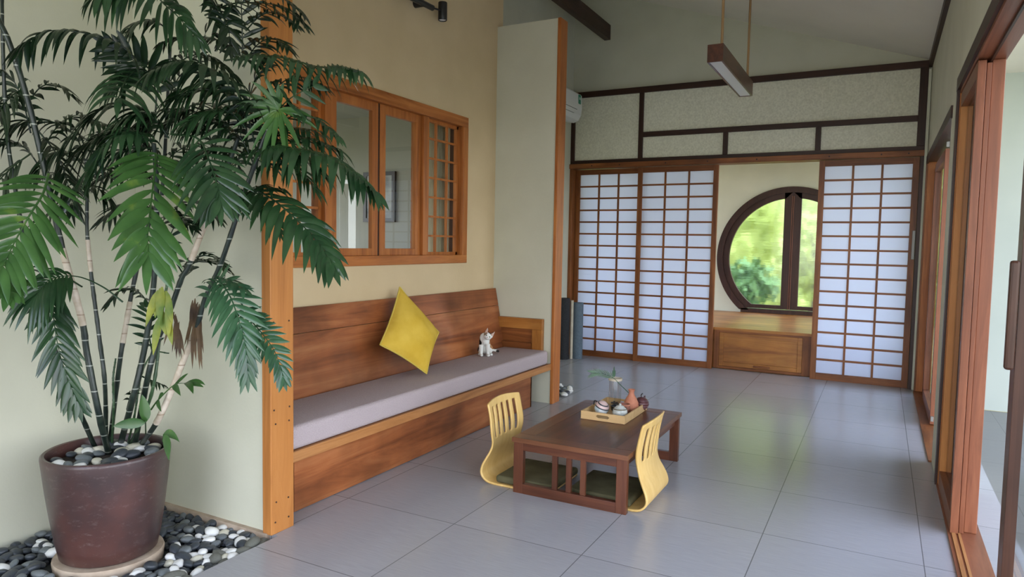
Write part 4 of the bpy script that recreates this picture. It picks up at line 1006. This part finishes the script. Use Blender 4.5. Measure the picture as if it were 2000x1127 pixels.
BG2 = [
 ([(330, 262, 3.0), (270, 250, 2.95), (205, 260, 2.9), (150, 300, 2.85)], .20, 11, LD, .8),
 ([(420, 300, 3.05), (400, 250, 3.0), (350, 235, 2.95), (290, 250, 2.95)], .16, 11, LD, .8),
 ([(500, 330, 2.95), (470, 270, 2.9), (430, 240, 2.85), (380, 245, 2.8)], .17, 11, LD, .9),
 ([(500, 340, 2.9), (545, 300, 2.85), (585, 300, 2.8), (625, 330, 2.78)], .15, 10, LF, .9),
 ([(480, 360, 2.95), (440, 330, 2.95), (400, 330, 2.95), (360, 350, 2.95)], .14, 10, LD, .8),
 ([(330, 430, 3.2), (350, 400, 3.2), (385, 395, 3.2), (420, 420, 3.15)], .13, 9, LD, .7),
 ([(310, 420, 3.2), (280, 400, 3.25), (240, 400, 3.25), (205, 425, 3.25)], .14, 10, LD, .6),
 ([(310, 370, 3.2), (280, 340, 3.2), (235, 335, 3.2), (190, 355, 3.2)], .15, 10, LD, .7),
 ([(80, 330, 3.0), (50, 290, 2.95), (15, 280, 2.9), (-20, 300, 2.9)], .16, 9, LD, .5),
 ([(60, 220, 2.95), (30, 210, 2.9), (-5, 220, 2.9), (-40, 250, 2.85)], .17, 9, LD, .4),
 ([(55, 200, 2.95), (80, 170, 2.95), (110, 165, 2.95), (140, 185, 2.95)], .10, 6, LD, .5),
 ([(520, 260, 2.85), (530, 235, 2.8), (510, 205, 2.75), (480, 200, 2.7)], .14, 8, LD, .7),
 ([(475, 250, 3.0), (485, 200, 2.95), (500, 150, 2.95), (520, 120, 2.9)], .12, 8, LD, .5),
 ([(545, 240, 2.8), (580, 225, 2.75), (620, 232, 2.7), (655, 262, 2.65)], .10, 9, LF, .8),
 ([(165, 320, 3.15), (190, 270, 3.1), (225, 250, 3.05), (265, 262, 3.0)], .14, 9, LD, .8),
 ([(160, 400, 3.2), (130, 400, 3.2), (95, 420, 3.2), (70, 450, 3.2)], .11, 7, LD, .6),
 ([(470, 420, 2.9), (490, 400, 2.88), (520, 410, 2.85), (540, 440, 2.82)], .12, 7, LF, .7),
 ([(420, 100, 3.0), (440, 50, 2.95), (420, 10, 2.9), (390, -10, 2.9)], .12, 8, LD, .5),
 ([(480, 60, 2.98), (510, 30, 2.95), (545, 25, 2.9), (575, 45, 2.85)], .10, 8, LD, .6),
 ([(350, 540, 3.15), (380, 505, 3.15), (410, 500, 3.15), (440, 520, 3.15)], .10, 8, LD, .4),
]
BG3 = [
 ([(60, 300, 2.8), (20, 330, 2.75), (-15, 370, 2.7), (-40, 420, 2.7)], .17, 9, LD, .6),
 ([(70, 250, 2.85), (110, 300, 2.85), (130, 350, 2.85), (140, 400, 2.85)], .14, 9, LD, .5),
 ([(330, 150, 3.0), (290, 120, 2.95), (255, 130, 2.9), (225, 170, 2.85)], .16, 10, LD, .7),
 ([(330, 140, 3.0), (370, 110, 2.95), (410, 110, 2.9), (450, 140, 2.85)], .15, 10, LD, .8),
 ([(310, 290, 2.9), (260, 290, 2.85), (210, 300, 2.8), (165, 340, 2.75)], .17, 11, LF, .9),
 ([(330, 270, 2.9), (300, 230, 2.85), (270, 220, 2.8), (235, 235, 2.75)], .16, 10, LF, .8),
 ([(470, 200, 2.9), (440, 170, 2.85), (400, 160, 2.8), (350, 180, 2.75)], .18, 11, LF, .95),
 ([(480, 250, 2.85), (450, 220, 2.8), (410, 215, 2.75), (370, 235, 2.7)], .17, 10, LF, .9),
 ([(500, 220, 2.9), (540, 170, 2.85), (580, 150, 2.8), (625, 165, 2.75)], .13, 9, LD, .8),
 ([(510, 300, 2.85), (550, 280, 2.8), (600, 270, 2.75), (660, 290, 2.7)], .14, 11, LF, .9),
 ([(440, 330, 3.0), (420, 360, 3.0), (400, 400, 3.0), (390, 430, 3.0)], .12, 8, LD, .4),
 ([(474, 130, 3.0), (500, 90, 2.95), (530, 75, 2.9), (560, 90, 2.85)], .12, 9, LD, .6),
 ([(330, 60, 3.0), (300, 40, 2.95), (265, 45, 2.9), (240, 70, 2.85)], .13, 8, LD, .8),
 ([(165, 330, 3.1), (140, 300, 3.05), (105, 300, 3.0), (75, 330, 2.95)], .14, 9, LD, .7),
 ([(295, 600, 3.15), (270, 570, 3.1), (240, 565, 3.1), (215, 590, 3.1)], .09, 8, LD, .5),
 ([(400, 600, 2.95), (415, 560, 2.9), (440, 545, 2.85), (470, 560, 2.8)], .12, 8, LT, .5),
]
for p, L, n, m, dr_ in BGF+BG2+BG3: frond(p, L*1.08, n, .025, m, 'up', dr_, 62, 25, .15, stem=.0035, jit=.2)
# left top arch
frond([(280, 175, 2.8), (262, 115, 2.75), (220, 80, 2.7), (150, 62, 2.65), (90, 62, 2.6), (45, 90, 2.6)], .17, 12, .032, LD, 'up', 1.0, 75, 40, .15)
# leaves fanning up right of it
frond([(300, 160, 2.85), (285, 142, 2.8), (262, 140, 2.75), (240, 165, 2.6), (232, 190, 2.45)], .22, 9, .036, LF, 'up', .85, 85, 60, .05, stem=.005)
frond([(300, 250, 2.9), (305, 190, 2.9), (295, 150, 2.85), (270, 125, 2.8), (225, 95, 2.75)], .19, 7, .034, LD, 'cam', .3, 55, 30, .3)
# above the frame, hanging in
frond([(420, -90, 2.7), (350, -60, 2.6), (290, -38, 2.5), (235, -25, 2.45), (195, -15, 2.4)], .16, 9, .038, LF, 'up', 1.1, 75, 50, .3)
frond([(290, -60, 2.7), (310, -5, 2.65), (345, 30, 2.6), (380, 70, 2.6)], .14, 8, .030, LF, 'cam', .7, 60, 25, .1)
# vertical sparse rachis and top right spray
frond([(474, 118, 3.0), (473, 60, 2.98), (471, 0, 2.95), (470, -60, 2.9)], .16, 7, .024, LD, 'cam', .25, 55, 40, .0, tipleaf=False)
frond([(400, 30, 2.95), (450, 8, 2.9), (510, 6, 2.85), (560, 16, 2.8), (588, 40, 2.75)], .13, 11, .022, LD, 'up', .7, 55, 25, .1)
frond([(470, -30, 2.9), (520, -20, 2.85), (560, 0, 2.8), (590, 25, 2.75)], .11, 9, .020, LD, 'up', .6, 45, 20, .1)
frond([(410, -20, 2.95), (430, 20, 2.95), (445, 50, 2.95), (450, 90, 2.95)], .12, 6, .026, LD, 'cam', .3, 60, 30, .1)
# top right arch over the window
frond([(440, 118, 2.85), (500, 110, 2.8), (560, 114, 2.72), (620, 130, 2.66), (665, 130, 2.6), (700, 138, 2.55)], .145, 17, .030, LF, 'up', 1.0, 78, 30, .12, stem=.004)
# crown at (545,215)
frond([(520, 260, 2.85), (545, 215, 2.75), (570, 190, 2.65), (612, 168, 2.6)], .14, 4, .026, M['leaf'], 'cam', .25, 60, 30, .4, tipleaf=False)
bm = B()
o0 = P3(545, 214, 2.72)
for dx, dy, ln in ((-70, -50, .2), (-60, -15, .18), (-75, 15, .2), (-60, 40, .18), (-20, -75, .2), (15, -70, .16), (-5, 60, .19), (15, 55, .2), (25, 80, .22), (-40, -65, .2), (60, 0, .17), (80, 20, .2), (-80, -30, .2), (-45, 60, .18), (40, 50, .2), (-30, 80, .2), (5, -80, .15)):
    d = (rgt*dx+dwn*dy-fwd*18).normalized(); leaf(bm, o0, d, ln, .021, d.cross(fwd), .35, seg=8, fold=.4)
obj('frond', bm, LB, palm, smooth=True)
# right long fronds
frond([(500, 300, 2.8), (540, 290, 2.72), (590, 292, 2.64), (640, 304, 2.58), (690, 335, 2.52), (728, 372, 2.48)], .19, 17, .036, LF, 'up', .95, 72, 25, .1, stem=.005, ntip=.4)
frond([(480, 380, 2.8), (500, 372, 2.75), (540, 395, 2.66), (580, 430, 2.6), (618, 470, 2.55), (645, 512, 2.5)], .19, 14, .040, LF, 'mix', .65, 68, 25, .12, stem=.005, ntip=.5)
frond([(478, 395, 2.85), (470, 382, 2.85), (500, 365, 2.8), (545, 368, 2.75)], .14, 6, .032, LF, 'up', .8, 60, 30, .1)
# mid fronds facing the camera
frond([(335, 262, 2.75), (385, 270, 2.65), (408, 312, 2.55), (424, 362, 2.5), (428, 392, 2.48)], .19, 12, .034, LF, 'cam', .35, 72, 30, .22, stem=.005, ntip=.5)
frond([(304, 300, 2.75), (303, 328, 2.68), (297, 380, 2.58), (290, 440, 2.5), (288, 492, 2.46)], .235, 11, .046, LB, 'cam', .28, 66, 30, .0, stem=.005, ntip=.65, Lbase=.85)
frond([(300, 285, 2.85), (280, 262, 2.8), (250, 255, 2.75), (215, 270, 2.7), (190, 300, 2.7)], .15, 9, .036, LF, 'up', 1.0, 70, 40, .1)
frond([(95, 340, 2.6), (84, 378, 2.5), (58, 420, 2.42), (30, 470, 2.36), (5, 520, 2.3)], .21, 12, .036, LB, 'cam', .22, 68, 30, .05, stem=.005, ntip=.6)
frond([(-20, 500, 2.5), (0, 515, 2.4), (10, 540, 2.35), (18, 570, 2.3)], .15, 6, .034, LB, 'cam', .3, 50, 20, .0)
# arching dark frond upper middle
frond([(500, 290, 2.85), (480, 215, 2.75), (450, 160, 2.65), (400, 130, 2.55), (345, 120, 2.5), (300, 135, 2.45)], .18, 12, .036, LD, 'up', .95, 75, 40, .2)
# left hanging
frond([(160, 560, 2.95), (130, 545, 2.85), (104, 565, 2.8), (104, 610, 2.78), (112, 670, 2.76), (128, 730, 2.76), (148, 785, 2.78)], .15, 14, .034, LF, 'cam', .3, 50, 22, .3, stem=.004)
frond([(240, 590, 3.0), (200, 560, 2.95), (150, 540, 2.85), (100, 545, 2.75), (70, 575, 2.7)], .17, 10, .030, LF, 'mix', .8, 60, 25, .55, stem=.004, ntip=.8)
# lower right fronds
frond([(410, 545, 2.92), (430, 552, 2.85), (450, 580, 2.8), (466, 625, 2.76), (477, 668, 2.74), (482, 725, 2.74)], .15, 14, .030, LT, 'cam', .25, 68, 20, .1, stem=.004, ntip=.55)
frond([(470, 590, 2.9), (490, 625, 2.84), (515, 655, 2.8), (538, 690, 2.76), (552, 735, 2.74)], .105, 13, .026, LT, 'cam', .12, 72, 25, .1, stem=.0035, ntip=.6)
# small low ones
frond([(295, 800, 3.05), (310, 780, 3.02), (340, 752, 2.98), (362, 748, 2.95)], .12, 3, .036, LB, 'mix', .5, 60, 25, .3, ntip=1)
frond([(300, 700, 3.1), (292, 660, 3.1), (288, 625, 3.05), (285, 600, 3.0)], .11, 6, .022, LF, 'cam', .2, 60, 30, .2)
frond([(248, 800, 3.15), (256, 770, 3.12), (268, 760, 3.1)], .06, 4, .018, LD, 'up', .5, 60, 30, .3)
frond([(277, 735, 3.2), (300, 745, 3.2), (320, 752, 3.2)], .05, 5, .014, LD, 'up', .8, 60, 30, .2)
bm = B(); o0 = P3(283, 826, 2.95)
leaf(bm, o0, -rgt*1-dwn*.05-fwd*.1, .135, .045, dwn, .18, seg=8); leaf(bm, P3(284, 824, 2.97), -dwn-rgt*.12, .12, .05, rgt, .02, seg=8)
leaf(bm, P3(320, 848, 2.95), rgt*.8-dwn*.25-fwd*.4, .12, .04, dwn, .6, seg=8); leaf(bm, P3(320, 850, 2.93), rgt*.5+dwn*.5-fwd*.6, .11, .04, dwn-rgt, .5, seg=8)
tube(bm, [P3(318, 862, 2.97), P3(320, 848, 2.95)], .003, 6); tube(bm, [onz(285, 862, .43), P3(284, 824, 2.96)], .003, 6)
obj('young_shoot', bm, LB, palm, smooth=True)
bm = B()
for k in range(16):
    o0 = P3(random.uniform(375, 392), random.uniform(575, 640), 3.0); leaf(bm, o0, dwn+rgt*random.uniform(-.35, .2), random.uniform(.12, .2), .016, rgt, .1, seg=5)
for k in range(12):
    o0 = P3(random.uniform(335, 352), random.uniform(600, 640), 2.95); leaf(bm, o0, dwn+rgt*random.uniform(-.35, .35), random.uniform(.1, .16), .014, rgt, .1, seg=5)
tag(obj('withered_frond', bm, M['leaf_brown'], palm, smooth=True), 'brown withered hanging leaves')
bm = B()
for k in range(9):
    o0 = P3(random.uniform(305, 335), random.uniform(555, 620), 2.85); leaf(bm, o0, dwn+rgt*random.uniform(-.3, .4)-fwd*.2, random.uniform(.10, .16), .034, rgt, .1, seg=6)
tag(obj('yellowing_frond', bm, M['leaf_yellow'], palm, smooth=True), 'yellowing hanging leaves')

# ------------------------------------------------------------------ pendant light
pdt = thing('pendant_light', 'long boxy wooden pendant light hung on two thin rods', 'ceiling light', (-1.09, 5.65, 2.75))
x0, x1, y0, y1, z0, z1 = -1.150, -1.040, 5.03, 6.28, 2.75, 2.872
bm = B(); bx(bm, x0, x0+.012, y0, y1, z0, z1); bx(bm, x1-.012, x1, y0, y1, z0, z1); bx(bm, x0+.012, x1-.012, y0, y0+.012, z0, z1); bx(bm, x0+.012, x1-.012, y1-.012, y1, z0, z1); bx(bm, x0+.012, x1-.012, y0+.012, y1-.012, z1-.01, z1)
obj('housing', bm, M['table_y'], pdt)
m, n, l, b = newmat('diffuser', (.75, .77, .75, 1), .35); ns = n.new('ShaderNodeTexVoronoi'); ns.inputs['Scale'].default_value = 90; bp = n.new('ShaderNodeBump'); bp.inputs['Strength'].default_value = .5
l.new(ns.outputs[0], bp.inputs['Height']); l.new(bp.outputs[0], b.inputs['Normal'])
box('diffuser', x0+.0125, x1-.0125, y0+.0125, y1-.0125, z0+.004, z0+.009, m, pdt)
for y in (5.07, 6.12):
    bm = B(); tube(bm, [(-1.06, y, z1), (-1.06, y, cz(-1.06))], .0095, 10); obj('rod', bm, M['rod'], pdt, smooth=True)
# spotlight bar
sb = thing('spotlight_bar', 'black wall spotlight bar with two cylindrical heads above the window', 'wall lamp', (WX, 4.45, 3.2))
XS = WX+.07
bm = B(); tube(bm, [(XS, 4.12, 3.245), (XS, 4.53, 3.255)], .022, 14); obj('bar', bm, M['black'], sb, smooth=True)
bm = B(); tube(bm, [(WX, 4.40, 3.255), (XS, 4.40, 3.255)], .03, 14); obj('wall_mount', bm, M['black'], sb, smooth=True)
for y, z in ((4.67, 3.27), (4.06, 3.30)):
    bm = B(); tube(bm, [(XS, 4.52 if y > 4.5 else 4.14, 3.255), (XS, y, 3.275)], .007, 8); arm = obj('arm', bm, M['black'], sb, smooth=True)
    bm = B(); lathe(bm, XS, y, [(0, z+.07), (.034, z+.07), (.036, z+.066), (.036, z-.066), (.033, z-.07), (.030, z-.06), (0, z-.06)], 28); hd = obj('lamp_head', bm, M['black'], sb, smooth=True)
    bm = B(); lathe(bm, XS, y, [(0, z-.064), (.027, z-.064), (.027, z-.061), (0, z-.061)], 20); obj('lens', bm, M['lens'], hd)
# air conditioner
ac = thing('air_conditioner', 'white wall air conditioner half hidden behind the partition post', 'air conditioner', (LX, 7.75, 3.0))
bm = B()
pr = [(LX+.003, 3.0), (LX+.10, 2.985), (LX+.16, 3.01), (LX+.195, 3.07), (LX+.205, 3.15), (LX+.20, 3.31), (LX+.185, 3.33), (LX+.003, 3.335)]
A_ = [bm.verts.new((x, 7.34, z)) for x, z in pr]; B_ = [bm.verts.new((x, 8.19, z)) for x, z in pr]
bm.faces.new(A_); bm.faces.new(B_[::-1])
for i in range(len(pr)): j = (i+1) % len(pr); bm.faces.new((A_[i], A_[j], B_[j], B_[i]))
obj('casing', bm, M['white_plastic'], ac, bevel=.006)
box('air_vent', LX+.185, LX+.2065, 7.38, 8.03, 3.118, 3.123, M['grey_plastic'], ac)
box('panel_line', LX+.1, LX+.202, 7.45, 7.95, 3.065, 3.067, M['grey_plastic'], ac)
box('louvre', LX+.06, LX+.15, 7.42, 7.80, 2.982, 2.994, M['grey_plastic'], ac)
o = box('energy_sticker', LX+.2005, LX+.2075, 8.07, 8.14, 3.20, 3.31, M['green_sticker'], ac)
box('sticker_text', LX+.207, LX+.2085, 8.08, 8.13, 3.25, 3.28, M['blue_sticker'], o)
bm = B()
for y in (7.60, 7.64, 7.67): bx(bm, LX+.2035, LX+.2060, y, y+.018, 3.138, 3.152)
obj('maker_mark', bm, M['grey_plastic'], ac)

# ------------------------------------------------------------------ right wall doors
RW, RY = M['red_x'], M['red_y']
# casing opening A
box('trim_20', RX-.012, RX+.002, 4.985, 5.05, 0, 2.50, M['dark'], st=True)
box('trim_21', RX-.014, RX+.002, -1.6, 5.05, 2.42, 2.50, M['dark_y'], st=True)
box('trim_22', RX+.002, RX+.13, -1.6, 4.985, 2.40, 2.449, M['red_y'], st=True)
box('trim_23', RX+.0, RX+.13, 4.985, 5.0, 0, 2.42, M['orange'], st=True)
box('trim_24', RX+.058, RX+.068, -1.6, 4.985, 2.385, 2.40, M['dark_y'], st=True)
# threshold with two tracks
bm = B(); bx(bm, RX-.005, RX+.145, -1.6, 4.985, .0005, .008); th_ = struct('trim_threshold', bm, M['red_y'])
bm = B(); bx(bm, RX+.012, RX+.03, -1.6, 4.14, .008, .014); bx(bm, RX+.040, RX+.052, -1.6, 4.14, .008, .014); obj('track', bm, M['trimwood_y'], th_)
def leafdoor(name, x0, x1, y0, y1, z0, z1, label, wood_=None, st_w=.06, gx=None, bar=True, cat='sliding door', rail=.095, far=None):
    mz = wood_ or RW; t = thing(name, label, cat, ((x0+x1)/2, (y0+y1)/2, 0))
    for a, b, q in ((y0, y0+st_w, mz), (y1-st_w, y1, far or mz)): box('stile', x0, x1, a, b, z0, z1, q, t, bevel=.002)
    box('rail', x0, x1, y0+st_w, y1-st_w, z0, z0+rail, RY, t); box('rail', x0, x1, y0+st_w, y1-st_w, z1-.08, z1, RY, t)
    bm = B(); g_ = gx if gx is not None else (x0+x1)/2
    v = [bm.verts.new(p) for p in ((g_, y0+st_w, z0+rail), (g_, y1-st_w, z0+rail), (g_, y1-st_w, z1-.08), (g_, y0+st_w, z1-.08))]; bm.faces.new(v); obj('glass_pane', bm, M['glass'], t)
    return t
leafdoor('sliding_glass_door', RX+.005, RX+.041, 4.13, 4.98, .009, 2.39, 'orange wood glass sliding door nearest the room, pushed open to the far jamb', st_w=.05, gx=RX+.036, far=M['post'])
leafdoor('sliding_glass_door', RX+.045, RX+.066, 4.15, 4.97, .009, 2.38, 'thin red wood glass sliding door stacked outside the nearer one', st_w=.05)
box('trim_25', RX+.069, RX+.125, 4.18, 4.98, .008, 2.40, M['red_x'], st=True, bevel=.003)
# near right leaf with a long handle
nd = leafdoor('glass_door_leaf', RX+.11, RX+.15, 2.5, 3.40, .02, 2.38, 'dark brown glass door leaf at the right picture edge with a long wooden handle', M['leafdoor'], .10)
box('handle', RX+.075, RX+.108, 3.29, 3.325, .99, 1.42, M['leafdoor'], nd, bevel=.01)
bm = B(); pts = [onz(1907, 1018, -.003), onz(1913, 1028, -.003), onz(1914, 1038, -.003), onz(1922, 1041, -.003)]; tube(bm, cr_spline(pts, 16), .003, 5)
tag(obj('thin_cord', bm, newmat('blue_grey_cord', (.12, .2, .24, 1), .6)[0]), 'short bent blue-grey cord lying outside the door threshold', 'cord')
# opening B: jambs, sill and folding leaves
box('trim_30', RX-.012, RX+.002, 5.43, 8.27, 2.33, 2.41, M['dark_y'], st=True)
box('trim_31', RX, RX+.13, 8.18, 8.22, 0, 2.35, M['orange'], st=True)
box('trim_32', RX-.012, RX+.002, 8.18, 8.26, 0, 2.33, M['shoji_wood'], st=True)
box('trim_33', RX, RX+.13, 5.5, 8.18, 2.345, 2.37, M['dark_y'], st=True)
box('trim_34', RX-.02, RX+.13, 5.5, 8.18, .0005, .012, M['shoji_wood_y'], st=True)
f1 = leafdoor('folding_door_leaf', RX+.062, RX+.104, 7.84, 8.17, .02, 2.28, 'far folding door leaf with pale hinges beside the rightmost shoji screen', cat='folding door')
f2 = leafdoor('folding_door_leaf', RX+.046, RX+.09, 6.63, 7.80, .02, 2.28, 'nearer folding door leaf in the second opening of the right wall', cat='folding door')
for z in (.4, .9, 1.55, 2.0):
    box('hinge', RX+.07, RX+.10, 7.815, 7.838, z, z+.16, M['chrome'], f1)
for z in (.05, 2.29):
    box('guide_roller', RX+.05, RX+.07, 6.60, 6.626, z, z+.04, M['chrome'], f2)

# ------------------------------------------------------------------ garden behind the round window
def bush(name, label, c, r, n, mat, ls, trunk=True):
    t = thing(name, label, 'shrub', (c[0], c[1], -.14), 'garden shrubs seen through the round window')
    bm = B()
    for k in range(n):
        a = Vector((random.gauss(0, 1), random.gauss(0, 1), random.gauss(0, 1))).normalized()*random.uniform(.55, 1)
        p = Vector((c[0]+a.x*r[0], c[1]+a.y*r[1], c[2]+a.z*r[2])); d = Vector((random.uniform(-1, 1), random.uniform(-1, 1), random.uniform(-.8, .8))).normalized()
        e = d.orthogonal().normalized(); L_ = ls*random.uniform(.6, 1.3)
        v = [bm.verts.new(q) for q in (p, p+d*L_*.5+e*L_*.17, p+d*L_, p+d*L_*.5-e*L_*.17)]; bm.faces.new(v)
    if n > 5000: ell(bm, c, (r[0]*.8, r[1]*.6, r[2]*.85), None, 40, 24)
    tag(obj('foliage', bm, mat, t), None, None, None, 'stuff')
    bm = B(); tube(bm, cr_spline([(c[0], c[1], -.14), (c[0]+.05, c[1], c[2]*.5), (c[0], c[1], c[2]+r[2]*.5)], 8), .05, 8); obj('trunk', bm, M['bark'], t)
bush('garden_shrub', 'broad yellow-green hedge far behind the round window', (-2.6, 17.5, 1.9), (6.5, 1.4, 4.2), 14000, M['hedge'], .30)
bush('garden_shrub', 'small blue-green shrub low behind the left pane of the round window', (-2.25, 13.6, .75), (.5, .4, .45), 700, M['hedge2'], .22)
bush('garden_shrub', 'leafy green shrub behind the right pane of the round window', (-1.2, 14.6, 1.3), (.6, .5, .9), 900, M['hedge'], .22)
